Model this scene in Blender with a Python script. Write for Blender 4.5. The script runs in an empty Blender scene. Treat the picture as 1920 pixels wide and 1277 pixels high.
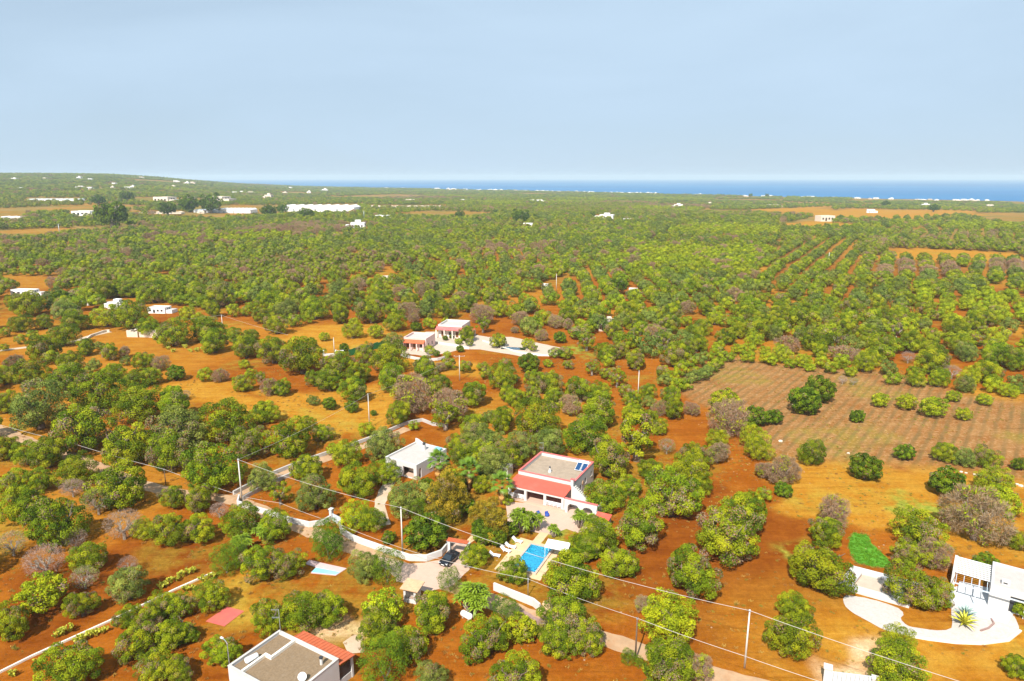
import bpy, bmesh, math, random
import numpy as np
from mathutils import Vector, Matrix

# ------------------------------------------------------------------ camera, world, sun, exposure
S = bpy.context.scene
F_PX, CX, CY, CAM_H = 1280.0, 960.0, 638.5, 60.0          # photograph: 1920 x 1277
PITCH = math.atan((CY - 332.0) / F_PX)
cd = bpy.data.cameras.new('camera'); cam = bpy.data.objects.new('camera', cd)
S.collection.objects.link(cam); S.camera = cam
cd.sensor_width = 36.0; cd.lens = 36.0 * F_PX / 1920.0
cd.clip_start = 0.5; cd.clip_end = 150000
cam.location = (0, 0, CAM_H); cam.rotation_euler = (math.pi / 2 - PITCH, 0, 0)

SUN_EL, SHADOW_AZ = math.radians(47), math.radians(22)     # shadows run away from the camera, 22 deg to the right
w = bpy.data.worlds.new('World'); S.world = w; w.use_nodes = True
nt = w.node_tree; nt.nodes.clear()
sky = nt.nodes.new('ShaderNodeTexSky'); sky.sky_type = 'NISHITA'; sky.sun_disc = False
sky.sun_elevation = SUN_EL; sky.sun_rotation = math.pi + SHADOW_AZ
sky.altitude = 100; sky.air_density = 1.0; sky.dust_density = 0.4; sky.ozone_density = 2.0
tc = nt.nodes.new('ShaderNodeTexCoord')
mp = nt.nodes.new('ShaderNodeMapping'); mp.inputs['Scale'].default_value = (1.0, 1.0, 3.2)
nz = nt.nodes.new('ShaderNodeTexNoise'); nz.inputs['Scale'].default_value = 1.25; nz.inputs['Detail'].default_value = 5
nz.inputs['Roughness'].default_value = 0.55; nz.inputs['Distortion'].default_value = 0.6
rp = nt.nodes.new('ShaderNodeMapRange'); rp.inputs[1].default_value = 0.30; rp.inputs[2].default_value = 0.72
rp.inputs[3].default_value = 0.80; rp.inputs[4].default_value = 1.0
mx = nt.nodes.new('ShaderNodeMix'); mx.data_type = 'RGBA'
mx.inputs['B'].default_value = (5.35, 7.05, 8.9, 1)          # thin even cirrus veil
bg = nt.nodes.new('ShaderNodeBackground'); bg.inputs['Strength'].default_value = 0.060
ow = nt.nodes.new('ShaderNodeOutputWorld')
L = nt.links.new
L(tc.outputs['Generated'], mp.inputs['Vector']); L(mp.outputs[0], nz.inputs['Vector'])
vb = nt.nodes.new('ShaderNodeMapRange'); vb.inputs[1].default_value = .3; vb.inputs[2].default_value = .7; vb.inputs[3].default_value = .91; vb.inputs[4].default_value = 1.02
vm = nt.nodes.new('ShaderNodeVectorMath'); vm.operation = 'SCALE'; vm.inputs[0].default_value = (5.6, 7.3, 9.1)
L(nz.outputs['Fac'], vb.inputs[0]); L(vb.outputs[0], vm.inputs['Scale']); L(vm.outputs[0], mx.inputs['B'])
L(nz.outputs['Fac'], rp.inputs[0]); L(rp.outputs[0], mx.inputs['Factor'])
L(sky.outputs[0], mx.inputs['A']); L(mx.outputs['Result'], bg.inputs['Color']); L(bg.outputs[0], ow.inputs[0])

sd = bpy.data.lights.new('sun', 'SUN'); sd.energy = 5.0; sd.angle = math.radians(0.53); sd.color = (1.0, 0.955, 0.88)
sun = bpy.data.objects.new('sun', sd); S.collection.objects.link(sun)
ldir = Vector((math.sin(SHADOW_AZ) * math.cos(SUN_EL), math.cos(SHADOW_AZ) * math.cos(SUN_EL), -math.sin(SUN_EL)))
sun.rotation_euler = ldir.to_track_quat('-Z', 'Y').to_euler()
sun.location = (-60, -100, 150)
vs = S.view_settings; vs.view_transform = 'Standard'; vs.look = 'None'; vs.exposure = 0.75; vs.gamma = 1.0
S.cycles.max_bounces = 6; S.cycles.diffuse_bounces = 3; S.cycles.transmission_bounces = 3
S.cycles.transparent_max_bounces = 4; S.cycles.volume_bounces = 0; S.cycles.use_denoising = True
S.cycles.sample_clamp_indirect = 6

rnd = random.Random(7); rng = np.random.default_rng(7)

# ------------------------------------------------------------------ where a picture point lies on the land
CP, SP = math.cos(PITCH), math.sin(PITCH)
def ray(px, py):
    a = (px - CX) / F_PX; b = -(py - CY) / F_PX
    return a, CP + b * SP, -SP + b * CP
def U(px, py, z=0.0):
    a, dy, dz = ray(px, py); t = (z - CAM_H) / dz
    return Vector((a * t, dy * t, z))
def refit(x, y, z=0.0):
    # footprints were first surveyed with the horizon taken at row 336: carry them over to the pitch above
    p = math.atan((CY - 336.0) / F_PX); h = z - CAM_H; f = y * math.cos(p) - h * math.sin(p); u = y * math.sin(p) + h * math.cos(p)
    return U(CX + F_PX * x / f, CY - F_PX * u / f, z)
def depth(x, y, z): return y * CP - (z - CAM_H) * SP
def proj(x, y, z):
    z = z - CAM_H; f = y * CP - z * SP; u = y * SP + z * CP
    return CX + F_PX * x / f, CY - F_PX * u / f

SEA_Z = -25.0
def az_px(px): return math.atan((px - CX) / (F_PX / CP))
coast = [(-900, 9000), (-200, 9000), (300, 9000), (480, 8600)]
for px, py in ((560, 348.5), (700, 353), (900, 357.5), (1060, 360), (1200, 363), (1380, 366.5), (1500, 369), (1700, 373), (1915, 377)):
    q = U(px, py, SEA_Z); coast.append((px, min(8600, math.hypot(q.x, q.y))))
coast += [(2300, 2200), (3000, 1900)]
CA = np.array([az_px(p) for p, _ in coast]); CR = np.array([r for _, r in coast])
RA = np.array([az_px(p) for p in (-900, 0, 200, 300, 380, 460, 560, 700, 850, 1000, 1400, 3000)])
RZ = np.array([90, 77, 74, 55, 33, 13, -4, -12, -17, -20, -22, -22.5])
def sm(t): t = np.clip(t, 0, 1); return t * t * (3 - 2 * t)
def zland(x, y):
    x = np.asarray(x, float); y = np.asarray(y, float)
    r = np.hypot(x, y); a = np.arctan2(x, np.maximum(y, 1e-3)); a = np.where(y < 0, np.sign(x) * 1.4, a)
    rc = np.interp(a, CA, CR); zr = np.interp(a, RA, RZ)
    rp_ = np.minimum(4600, rc * 0.93)
    z = zr * sm((r - 600) / (rp_ - 600))
    t2 = np.clip((r - rp_) / (rc - rp_ + 1), 0, 1)
    z = z + (SEA_Z - 0.3 - zr) * sm(t2)
    z = np.where(r > rc, SEA_Z - 0.3 - np.minimum((r - rc) * 0.02, 8), z)
    und = (np.sin(x / 90 + 1.3) * np.cos(y / 110) + 0.6 * np.sin(x / 47 - y / 61))
    return z + und * 1.0 * sm((r - 500) / 700) * (1 - t2)
def G(px, py):
    a, dy, dz = ray(px, py)
    if dz > -0.0005: dz = -0.0005
    t = 40.0
    while t < 40000:
        x, y, z = a * t, dy * t, CAM_H + dz * t
        h = z - float(zland(x, y))
        if h < 0.02: break
        t += max(0.5, h * 0.9 / max(-dz + 0.03, 0.03) * 0.5)
    return Vector((a * t, dy * t, float(zland(a * t, dy * t))))

# ------------------------------------------------------------------ objects, tags
COL = S.collection
def tag(o, label=None, cat=None, group=None, kind=None):
    if label: o['label'] = label
    if cat: o['category'] = cat
    if group: o['group'] = group
    if kind: o['kind'] = kind
    return o
def thing(name, label, cat, loc=(0, 0, 0), rz=0.0, group=None, scale=None):
    o = bpy.data.objects.new(name, None); COL.objects.link(o); o.location = loc; o.rotation_euler = (0, 0, rz)
    o.empty_display_size = 0.2
    if scale: o.scale = scale
    return tag(o, label, cat, group)
def link(name, me, parent=None, loc=None, rot=None, scale=None):
    o = bpy.data.objects.new(name, me); COL.objects.link(o)
    if parent: o.parent = parent
    if loc is not None: o.location = loc
    if rot is not None: o.rotation_euler = rot
    if scale is not None: o.scale = scale
    return o

class MB:
    def __init__(s): s.v = []; s.f = []; s.m = []
    def add(s, vs_, fs, mi=0):
        k = len(s.v); s.v += [tuple(p) for p in vs_]; s.f += [tuple(i + k for i in f) for f in fs]; s.m += [mi] * len(fs); return s
    def box(s, x0, x1, y0, y1, z0, z1, mi=0):
        return s.add([(x0, y0, z0), (x1, y0, z0), (x1, y1, z0), (x0, y1, z0), (x0, y0, z1), (x1, y0, z1), (x1, y1, z1), (x0, y1, z1)],
                     [(0, 3, 2, 1), (4, 5, 6, 7), (0, 1, 5, 4), (1, 2, 6, 5), (2, 3, 7, 6), (3, 0, 4, 7)], mi)
    def hexa(s, b, t, mi=0):
        return s.add(list(b) + list(t), [(0, 3, 2, 1), (4, 5, 6, 7), (0, 1, 5, 4), (1, 2, 6, 5), (2, 3, 7, 6), (3, 0, 4, 7)], mi)
    def prism(s, poly, z0, z1, mi=0):
        n = len(poly)
        return s.add([(x, y, z0) for x, y in poly] + [(x, y, z1) for x, y in poly],
                     [tuple(range(n))[::-1], tuple(range(n, 2 * n))] + [(i, (i + 1) % n, n + (i + 1) % n, n + i) for i in range(n)], mi)
    def tube(s, pts, rad, n=6, mi=0, cap=True):
        pts = [Vector(p) for p in pts]; k = len(s.v); m = len(pts)
        for i, p in enumerate(pts):
            d = (pts[min(i + 1, m - 1)] - pts[max(i - 1, 0)]).normalized()
            a = d.orthogonal().normalized() if abs(d.z) > .9 else d.cross(Vector((0, 0, 1))).normalized()
            if abs(d.z) > .9: a = (Vector((1, 0, 0)) - d * d.x).normalized()
            b = d.cross(a); r = rad[i] if isinstance(rad, (list, tuple)) else rad
            for j in range(n):
                t = 2 * math.pi * j / n; s.v.append(tuple(p + a * (r * math.cos(t)) + b * (r * math.sin(t))))
        for i in range(m - 1):
            for j in range(n):
                j2 = (j + 1) % n; s.f.append((k + i * n + j, k + i * n + j2, k + (i + 1) * n + j2, k + (i + 1) * n + j)); s.m.append(mi)
        if cap:
            s.f.append(tuple(k + j for j in range(n))[::-1]); s.f.append(tuple(k + (m - 1) * n + j for j in range(n))); s.m += [mi, mi]
        return s
    def lathe(s, prof, n=12, c=(0, 0, 0), mi=0):
        return s.tube([(c[0], c[1], c[2] + z) for r, z in prof], [max(r, 1e-4) for r, z in prof], n, mi)
    def mesh(s, name, mats, smooth=False):
        me = bpy.data.meshes.new(name); me.from_pydata(s.v, [], s.f)
        for m in (mats if isinstance(mats, (list, tuple)) else [mats]): me.materials.append(m)
        if any(s.m): me.polygons.foreach_set('material_index', s.m)
        if smooth: me.polygons.foreach_set('use_smooth', [True] * len(s.f))
        me.update(); return me
    def build(s, name, mats, parent=None, smooth=False, **k):
        return link(name, s.mesh(name, mats, smooth), parent, **k)

# ------------------------------------------------------------------ materials
MATS = {}
def newmat(name):
    m = bpy.data.materials.new(name); m.use_nodes = True; MATS[name] = m
    t = m.node_tree; b = t.nodes['Principled BSDF']; return m, t, b
def plain(name, col, rough=0.7, var=0.12, scale=1.5, metal=0.0, bump=0.0, stain=None, stain_amt=0.0, coat=0.0, spec=0.3):
    m, t, b = newmat(name); N = t.nodes.new; K = t.links.new
    tcn = N('ShaderNodeTexCoord'); n1 = N('ShaderNodeTexNoise'); n1.inputs['Scale'].default_value = scale; n1.inputs['Detail'].default_value = 6
    n1.inputs['Roughness'].default_value = 0.65
    K(tcn.outputs['Object'], n1.inputs['Vector'])
    mr = N('ShaderNodeMapRange'); mr.inputs[1].default_value = .25; mr.inputs[2].default_value = .75; mr.inputs[3].default_value = 1 - var; mr.inputs[4].default_value = 1 + var
    K(n1.outputs['Fac'], mr.inputs[0])
    mu = N('ShaderNodeMix'); mu.data_type = 'RGBA'; mu.blend_type = 'MULTIPLY'; mu.inputs['Factor'].default_value = 1
    mu.inputs['A'].default_value = (*col, 1); K(mr.outputs[0], mu.inputs['B']); out = mu.outputs['Result']
    if stain:
        n2 = N('ShaderNodeTexNoise'); n2.inputs['Scale'].default_value = scale * .45; n2.inputs['Detail'].default_value = 8; n2.inputs['Roughness'].default_value = .7
        K(tcn.outputs['Object'], n2.inputs['Vector'])
        m2 = N('ShaderNodeMapRange'); m2.inputs[1].default_value = .48; m2.inputs[2].default_value = .75; m2.inputs[3].default_value = 0; m2.inputs[4].default_value = stain_amt
        K(n2.outputs['Fac'], m2.inputs[0])
        mm = N('ShaderNodeMix'); mm.data_type = 'RGBA'; K(m2.outputs[0], mm.inputs['Factor']); K(out, mm.inputs['A']); mm.inputs['B'].default_value = (*stain, 1); out = mm.outputs['Result']
    K(out, b.inputs['Base Color'])
    b.inputs['Roughness'].default_value = rough; b.inputs['Metallic'].default_value = metal; b.inputs['Specular IOR Level'].default_value = spec
    if coat: b.inputs['Coat Weight'].default_value = coat; b.inputs['Coat Roughness'].default_value = .05
    if bump:
        bp = N('ShaderNodeBump'); bp.inputs['Strength'].default_value = bump; bp.inputs['Distance'].default_value = .05
        n3 = N('ShaderNodeTexNoise'); n3.inputs['Scale'].default_value = scale * 4; n3.inputs['Detail'].default_value = 4
        K(tcn.outputs['Object'], n3.inputs['Vector']); K(n3.outputs['Fac'], bp.inputs['Height']); K(bp.outputs[0], b.inputs['Normal'])
    return m
M = MATS
plain('white_plaster', (.55, .53, .505), .85, .05, .8, stain=(.55, .47, .38), stain_amt=.35, bump=.1)
plain('cream_plaster', (.74, .68, .58), .85, .07, .8, stain=(.5, .4, .3), stain_amt=.35, bump=.1)
plain('pink_plaster', (.72, .50, .45), .85, .06, .8, stain=(.6, .45, .4), stain_amt=.3)
plain('grey_wall', (.46, .43, .40), .9, .1, 1.2, stain=(.3, .27, .23), stain_amt=.6, bump=.3)
plain('red_paint', (.60, .095, .06), .7, .08, .8, stain=(.60, .16, .11), stain_amt=.5)
plain('red_trim', (.60, .13, .12), .7, .10, 1.2, stain=(.66, .30, .26), stain_amt=.5)
plain('terracotta', (.48, .115, .045), .8, .16, 1.6, stain=(.30, .10, .05), stain_amt=.5)
plain('old_tile', (.52, .33, .19), .85, .2, 3, stain=(.35, .22, .14), stain_amt=.5)
plain('gravel_roof', (.205, .14, .08), .95, .28, 4.5, stain=(.26, .195, .13), stain_amt=.6, bump=.6)
plain('screed_roof', (.325, .25, .18), .95, .16, 1.2, stain=(.22, .17, .12), stain_amt=.6, bump=.3)
plain('pale_roof', (.44, .395, .36), .9, .1, 1.2, stain=(.36, .31, .28), stain_amt=.5)
plain('dark_opening', (.035, .028, .025), .6, .3, 2)
plain('wood', (.19, .085, .035), .6, .25, 4)
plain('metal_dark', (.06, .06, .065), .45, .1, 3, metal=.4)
plain('metal_grey', (.42, .44, .46), .45, .12, 3, metal=.5)
plain('steel_pale', (.56, .63, .68), .4, .06, 3, metal=.2)
plain('white_metal', (.80, .80, .79), .4, .04, 2)
plain('concrete', (.47, .44, .40), .9, .12, 1.5, stain=(.3, .27, .24), stain_amt=.4, bump=.2)
plain('pole_concrete', (.60, .56, .50), .9, .12, 2.5)
plain('pole_wood', (.13, .085, .055), .9, .2, 4)
plain('wire', (.42, .38, .34), .6, .05, 1)
plain('stone', (.62, .53, .42), .95, .2, 2.2, stain=(.38, .3, .24), stain_amt=.6, bump=.5)
plain('field_stone', (.34, .22, .13), .95, .25, 3)
plain('purple_stone', (.30, .19, .16), .95, .25, 3, bump=.6)
plain('tile_pink', (.50, .345, .26), .7, .08, 1.1, stain=(.48, .34, .27), stain_amt=.4)
plain('deck_tan', (.60, .42, .24), .8, .1, 1.5, stain=(.5, .34, .2), stain_amt=.5)
plain('cream_paving', (.47, .37, .285), .8, .1, .9, stain=(.52, .42, .31), stain_amt=.5)
plain('grey_paving', (.50, .51, .52), .8, .07, .8, stain=(.40, .38, .35), stain_amt=.4)
plain('white_gravel', (.47, .425, .39), .95, .14, 3.0, stain=(.40, .29, .19), stain_amt=.45, bump=.4)
plain('lane_dirt', (.40, .255, .145), .95, .2, .6, stain=(.36, .15, .05), stain_amt=.75, bump=.4)
plain('lane_pale', (.48, .37, .26), .95, .15, .7, stain=(.38, .21, .1), stain_amt=.6, bump=.3)
plain('pad_pink', (.58, .40, .38), .85, .1, 1.0, stain=(.45, .33, .33), stain_amt=.6)
plain('pad_blue', (.22, .50, .66), .6, .12, 1.0, stain=(.45, .58, .64), stain_amt=.5)
plain('pad_red', (.52, .105, .085), .85, .1, 1.0, stain=(.36, .15, .08), stain_amt=.9)
plain('lawn', (.085, .25, .015), .9, .18, 1.5, bump=.5)
plain('pool_tile', (.10, .62, .80), .3, .05, 3)
plain('net_green', (.03, .17, .05), .8, .2, 2)
plain('fabric_white', (.80, .80, .79), .9, .03, 2)
plain('fabric_blue', (.03, .07, .30), .8, .1, 2)
plain('rubber', (.02, .02, .02), .8, .1, 5)
plain('car_paint', (.006, .007, .010), .25, .05, 2, coat=1.0)
plain('car_glass', (.02, .028, .035), .05, .05, 2, spec=.6)
plain('lamp_glass', (.75, .76, .78), .15, .05, 2)
plain('solar_glass', (.012, .05, .13), .12, .15, 3, spec=.6)
plain('bark', (.17, .125, .09), .95, .3, 9, stain=(.30, .25, .2), stain_amt=.6, bump=.5)
plain('bark_pale', (.30, .245, .19), .95, .25, 9, bump=.4)
plain('palm_trunk', (.24, .15, .08), .95, .3, 6, bump=.5)
plain('cactus', (.36, .36, .03), .55, .25, 3)
plain('greenhouse_film', (.70, .73, .74), .4, .06, .05)
plain('far_white', (.78, .75, .71), .85, .06, .1)
plain('far_cream', (.66, .56, .45), .85, .08, .1)

def leafmat(name, trans=0.28, rough=.55, spec=.25, var=.15):
    m, t, b = newmat(name); N = t.nodes.new; K = t.links.new
    at = N('ShaderNodeAttribute'); at.attribute_name = 'tint'
    oi = N('ShaderNodeObjectInfo')
    mr = N('ShaderNodeMapRange'); mr.inputs[3].default_value = 1 - var; mr.inputs[4].default_value = 1 + var; K(oi.outputs['Random'], mr.inputs[0])
    wn = N('ShaderNodeTexWhiteNoise'); wn.noise_dimensions = '1D'; K(oi.outputs['Random'], wn.inputs['W'])
    hr = N('ShaderNodeMapRange'); hr.inputs[3].default_value = .486; hr.inputs[4].default_value = .510; K(wn.outputs['Value'], hr.inputs[0])
    hs = N('ShaderNodeHueSaturation'); K(hr.outputs[0], hs.inputs['Hue']); K(mr.outputs[0], hs.inputs['Value']); K(at.outputs['Color'], hs.inputs['Color'])
    K(hs.outputs[0], b.inputs['Base Color']); b.inputs['Roughness'].default_value = rough; b.inputs['Specular IOR Level'].default_value = spec
    if trans:
        tr = N('ShaderNodeBsdfTranslucent'); K(hs.outputs[0], tr.inputs['Color'])
        ms = N('ShaderNodeMixShader'); ms.inputs[0].default_value = trans
        K(b.outputs[0], ms.inputs[1]); K(tr.outputs[0], ms.inputs[2]); K(ms.outputs[0], t.nodes['Material Output'].inputs['Surface'])
    return m
leafmat('leaf', trans=.10, rough=.75, spec=.08); leafmat('twig', trans=0.0, rough=.9, spec=.1, var=.15)

# ground material: soil kinds come from vertex attributes, grain from noise
def groundmat():
    m, t, b = newmat('soil'); N = t.nodes.new; K = t.links.new
    geo = N('ShaderNodeNewGeometry')
    def noise(sc, det=6, ro=.6, vec=None, dist=0):
        n = N('ShaderNodeTexNoise'); n.inputs['Scale'].default_value = sc; n.inputs['Detail'].default_value = det; n.inputs['Roughness'].default_value = ro
        n.inputs['Distortion'].default_value = dist
        K(vec or geo.outputs['Position'], n.inputs['Vector']); return n.outputs['Fac']
    def rng_(s, a, b_, c=0, d=1):
        r = N('ShaderNodeMapRange'); r.inputs[1].default_value = a; r.inputs[2].default_value = b_; r.inputs[3].default_value = c; r.inputs[4].default_value = d; K(s, r.inputs[0]); return r.outputs[0]
    def mix(f, a, b_, bt='MIX'):
        x = N('ShaderNodeMix'); x.data_type = 'RGBA'; x.blend_type = bt
        for s, i in ((f, 'Factor'), (a, 'A'), (b_, 'B')):
            if isinstance(s, (tuple, float, int)): x.inputs[i].default_value = (*s, 1) if isinstance(s, tuple) else s
            else: K(s, x.inputs[i])
        return x.outputs['Result']
    def math_(op, a, b_):
        x = N('ShaderNodeMath'); x.operation = op
        for i, s in enumerate((a, b_)):
            if isinstance(s, (int, float)): x.inputs[i].default_value = s
            else: K(s, x.inputs[i])
        return x.outputs[0]
    at = N('ShaderNodeAttribute'); at.attribute_name = 'soil'      # r dry ochre, g fallow tan, b pale dust
    sp = N('ShaderNodeSeparateColor'); K(at.outputs['Color'], sp.inputs[0])
    a2 = N('ShaderNodeAttribute'); a2.attribute_name = 'cover'     # r weeds/grass, g far scrub, b dark tilled
    s2 = N('ShaderNodeSeparateColor'); K(a2.outputs['Color'], s2.inputs[0])
    big = noise(.035, 5); mid = noise(.22, 6, .65); fine = noise(1.3, 6, .7); grit = noise(6, 3, .7)
    col = mix(rng_(big, .35, .65), (.300, .092, .0085), (.220, .058, .0050))
    col = mix(rng_(mid, .46, .72, 0, .55), col, (.36, .140, .016))
    col = mix(s2.outputs[2], col, mix(rng_(mid, .4, .7), (.190, .050, .0055), (.250, .074, .0080)))
    och = mix(rng_(mid, .4, .62), (.365, .152, .013), (.41, .208, .025))
    och = mix(rng_(fine, .5, .72, 0, .4), och, (.36, .20, .03))
    col = mix(sp.outputs[0], col, och)
    # fallow field with furrows
    rot = N('ShaderNodeMapping'); rot.inputs['Rotation'].default_value = (0, 0, math.radians(38)); K(geo.outputs['Position'], rot.inputs['Vector'])
    wv = N('ShaderNodeTexWave'); wv.inputs['Scale'].default_value = .13; wv.inputs['Distortion'].default_value = 1.5; wv.inputs['Detail'].default_value = 3; wv.inputs['Detail Scale'].default_value = 1.2
    K(rot.outputs[0], wv.inputs['Vector'])
    fal = mix(rng_(mid, .36, .66), (.315, .165, .058), (.255, .100, .024))
    fal = mix(rng_(fine, .5, .74, 0, .8), fal, (.38, .26, .145))
    fal = mix(math_('MULTIPLY', rng_(wv.outputs['Fac'], .45, .95), rng_(noise(.09, 4, .6), .36, .60, .35, 1.0)), fal, (.19, .115, .042))
    col = mix(sp.outputs[1], col, fal)
    col = mix(sp.outputs[2], col, mix(rng_(fine, .4, .7), (.58, .37, .19), (.63, .46, .28)))
    wd = mix(rng_(fine, .35, .65), (.17, .22, .022), (.30, .27, .04))
    col = mix(math_('MULTIPLY', s2.outputs[0], rng_(mid, .40, .55)), col, wd)
    scr = mix(rng_(noise(.012, 6, .7), .38, .6), (.15, .15, .030), (.27, .185, .060))
    col = mix(math_('MULTIPLY', s2.outputs[1], .85), col, scr)
    st = N('ShaderNodeMapping'); st.inputs['Rotation'].default_value = (0, 0, math.radians(-16)); st.inputs['Scale'].default_value = (.05, .75, 1); K(geo.outputs['Position'], st.inputs['Vector'])
    stn = noise(1.0, 5, .7, st.outputs[0], .8)
    col = mix(rng_(stn, .50, .68, 0, .6), col, mix(1.0, col, (.62, .56, .5), 'MULTIPLY')); col = mix(rng_(stn, .44, .30, 0, .35), col, mix(1.0, col, (1.28, 1.4, 1.7), 'MULTIPLY'))
    gr = rng_(grit, .3, .7, .80, 1.18); fr = rng_(fine, .3, .7, .78, 1.16)
    col = mix(1.0, col, math_('MULTIPLY', gr, fr), 'MULTIPLY')
    K(col, b.inputs['Base Color']); b.inputs['Roughness'].default_value = 1.0; b.inputs['Specular IOR Level'].default_value = 0.0
    bp = N('ShaderNodeBump'); bp.inputs['Strength'].default_value = .55; bp.inputs['Distance'].default_value = .25
    hgt = math_('ADD', math_('ADD', fine, math_('MULTIPLY', grit, .3)), math_('MULTIPLY', math_('MULTIPLY', wv.outputs['Fac'], sp.outputs[1]), 1.3))
    K(hgt, bp.inputs['Height']); K(bp.outputs[0], b.inputs['Normal'])
    return m
groundmat()
def seamat():
    m, t, b = newmat('sea_water'); N = t.nodes.new; K = t.links.new
    geo = N('ShaderNodeNewGeometry'); n = N('ShaderNodeTexNoise'); n.inputs['Scale'].default_value = .0009; n.inputs['Detail'].default_value = 5
    mp_ = N('ShaderNodeMapping'); mp_.inputs['Scale'].default_value = (.35, 1, 1); K(geo.outputs['Position'], mp_.inputs['Vector']); K(mp_.outputs[0], n.inputs['Vector'])
    cr = N('ShaderNodeValToRGB'); cr.color_ramp.elements[0].color = (.002, .100, .255, 1); cr.color_ramp.elements[1].color = (.004, .145, .32, 1)
    cr.color_ramp.elements[0].position = .35; cr.color_ramp.elements[1].position = .65
    K(n.outputs['Fac'], cr.inputs[0]); K(cr.outputs[0], b.inputs['Base Color']); b.inputs['Roughness'].default_value = .5; b.inputs['Specular IOR Level'].default_value = .12
seamat()
def watermat():
    m, t, b = newmat('pool_water'); N = t.nodes.new; K = t.links.new
    b.inputs['Base Color'].default_value = (.55, .88, .99, 1); b.inputs['Transmission Weight'].default_value = 1.0
    b.inputs['Roughness'].default_value = .02; b.inputs['IOR'].default_value = 1.33
    n = N('ShaderNodeTexNoise'); n.inputs['Scale'].default_value = 2.5; bp = N('ShaderNodeBump'); bp.inputs['Strength'].default_value = .12
    K(n.outputs['Fac'], bp.inputs['Height']); K(bp.outputs[0], b.inputs['Normal'])
watermat()

# ------------------------------------------------------------------ polygons on the ground (picture points -> land)
TILE = dict(A=(0, 480), B=(480, 480), C=(960, 480), D=(1440, 480), E=(0, 720), Fq=(400, 720), G=(960, 720), H=(1440, 720),
            K=(0, 957), L=(420, 957), M=(860, 957), N=(1440, 957))
def P(t, x, y):
    ox, oy = TILE[t]; return ox + x / 3.992, oy + y / 3.992
def tp(t, pts): return [P(t, x, y) for x, y in pts]
def ground_poly(pts): return [(q.x, q.y) for q in (G(*p) if p[1] < 520 else U(*p) for p in pts)]
def inpoly(x, y, poly):
    c = np.zeros(np.shape(x), bool); n = len(poly); j = n - 1
    for i in range(n):
        xi, yi = poly[i]; xj, yj = poly[j]
        if yi != yj:
            c ^= ((yi > y) != (yj > y)) & (x < (xj - xi) * (y - yi) / (yj - yi) + xi)
        j = i
    return c
def edgedist(x, y, poly):
    d = np.full(np.shape(x), 1e9); n = len(poly)
    for i in range(n):
        x0, y0 = poly[i]; x1, y1 = poly[(i + 1) % n]; dx, dy = x1 - x0, y1 - y0
        t = np.clip(((x - x0) * dx + (y - y0) * dy) / (dx * dx + dy * dy + 1e-9), 0, 1)
        d = np.minimum(d, np.hypot(x - x0 - t * dx, y - y0 - t * dy))
    return d
def vnoise(x, y, s, seed=0):
    x = x / s + seed * 17.3; y = y / s + seed * 9.1; xi = np.floor(x); yi = np.floor(y); fx = sm(x - xi); fy = sm(y - yi)
    def h(a, b): v = np.sin(a * 127.1 + b * 311.7 + seed) * 43758.5453; return v - np.floor(v)
    return (h(xi, yi) * (1 - fx) + h(xi + 1, yi) * fx) * (1 - fy) + (h(xi, yi + 1) * (1 - fx) + h(xi + 1, yi + 1) * fx) * fy
def mask(x, y, poly, soft, seed=1):
    poly = np.array(poly); lo = poly.min(0) - soft * 3; hi = poly.max(0) + soft * 3
    out = np.zeros(x.shape); k = (x > lo[0]) & (x < hi[0]) & (y > lo[1]) & (y < hi[1])
    if k.any():
        xs, ys = x[k], y[k]; pl = [tuple(p) for p in poly]
        sdist = np.where(inpoly(xs, ys, pl), 1, -1) * edgedist(xs, ys, pl)
        sdist = sdist + (vnoise(xs, ys, soft * 1.5, seed) - .5) * soft * 1.8
        out[k] = sm(sdist / soft + .5)
    return out
OCHRE = [  # dry, sandy orange ground
    tp('A', [(1230, 960), (1500, 930), (1916, 1010), (1916, 1277), (1700, 1120), (1400, 1090), (1200, 1010)]),
    tp('B', [(-10, 1000), (380, 1040), (900, 960), (1040, 1060), (1000, 1277), (400, 1277), (0, 1220)]),
    [(500, 640), (560, 612), (760, 605), (750, 660), (640, 655), (590, 670)], [(580, 790), (700, 745), (740, 780), (640, 830), (600, 830)],
    tp('H', [(0, 460), (800, 600), (1916, 760), (1916, 1277), (1300, 1240), (900, 1080), (200, 1000), (60, 700)]),
    tp('N', [(560, 760), (900, 900), (1400, 1010), (1916, 940), (1916, 1300), (500, 1300), (300, 900)]),
    [(950, 690), (760, 672), (740, 690), (900, 712)], tp('D', [(1400, 960), (1916, 1050), (1916, 1150), (1300, 1130)]), [(1880, 600), (1925, 605), (1925, 640), (1860, 620)],
    tp('K', [(1600, 560), (1916, 300), (1916, 800), (1600, 800)]), tp('L', [(0, 480), (160, 420), (460, 640), (430, 900), (60, 860)]),
    [(-60, 770), (60, 800), (140, 830), (100, 850), (-60, 800)], [(1665, 464), (1910, 472), (1930, 492), (1800, 490), (1665, 484)],
    [(1455, 421), (1520, 414), (1610, 420), (1600, 429), (1480, 430)], [(1190, 500), (1440, 480), (1430, 520), (1220, 520)],
    [(1500, 398), (1600, 392), (1830, 395), (1840, 404), (1720, 412), (1560, 414)], [(1400, 392), (1560, 386), (1560, 396), (1420, 400)],
    tp('H', [(900, 560), (1500, 660), (1916, 740), (1916, 800), (1200, 700)])]
FALLOW = [tp('D', [(-620, 870), (-300, 780), (300, 850), (900, 880), (1300, 1010), (1916, 1090), (2700, 1150), (2700, 1640), (1930, 1560), (1500, 1560), (900, 1520), (100, 1420), (-40, 1230), (-340, 1120), (-700, 1010)])]
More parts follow.
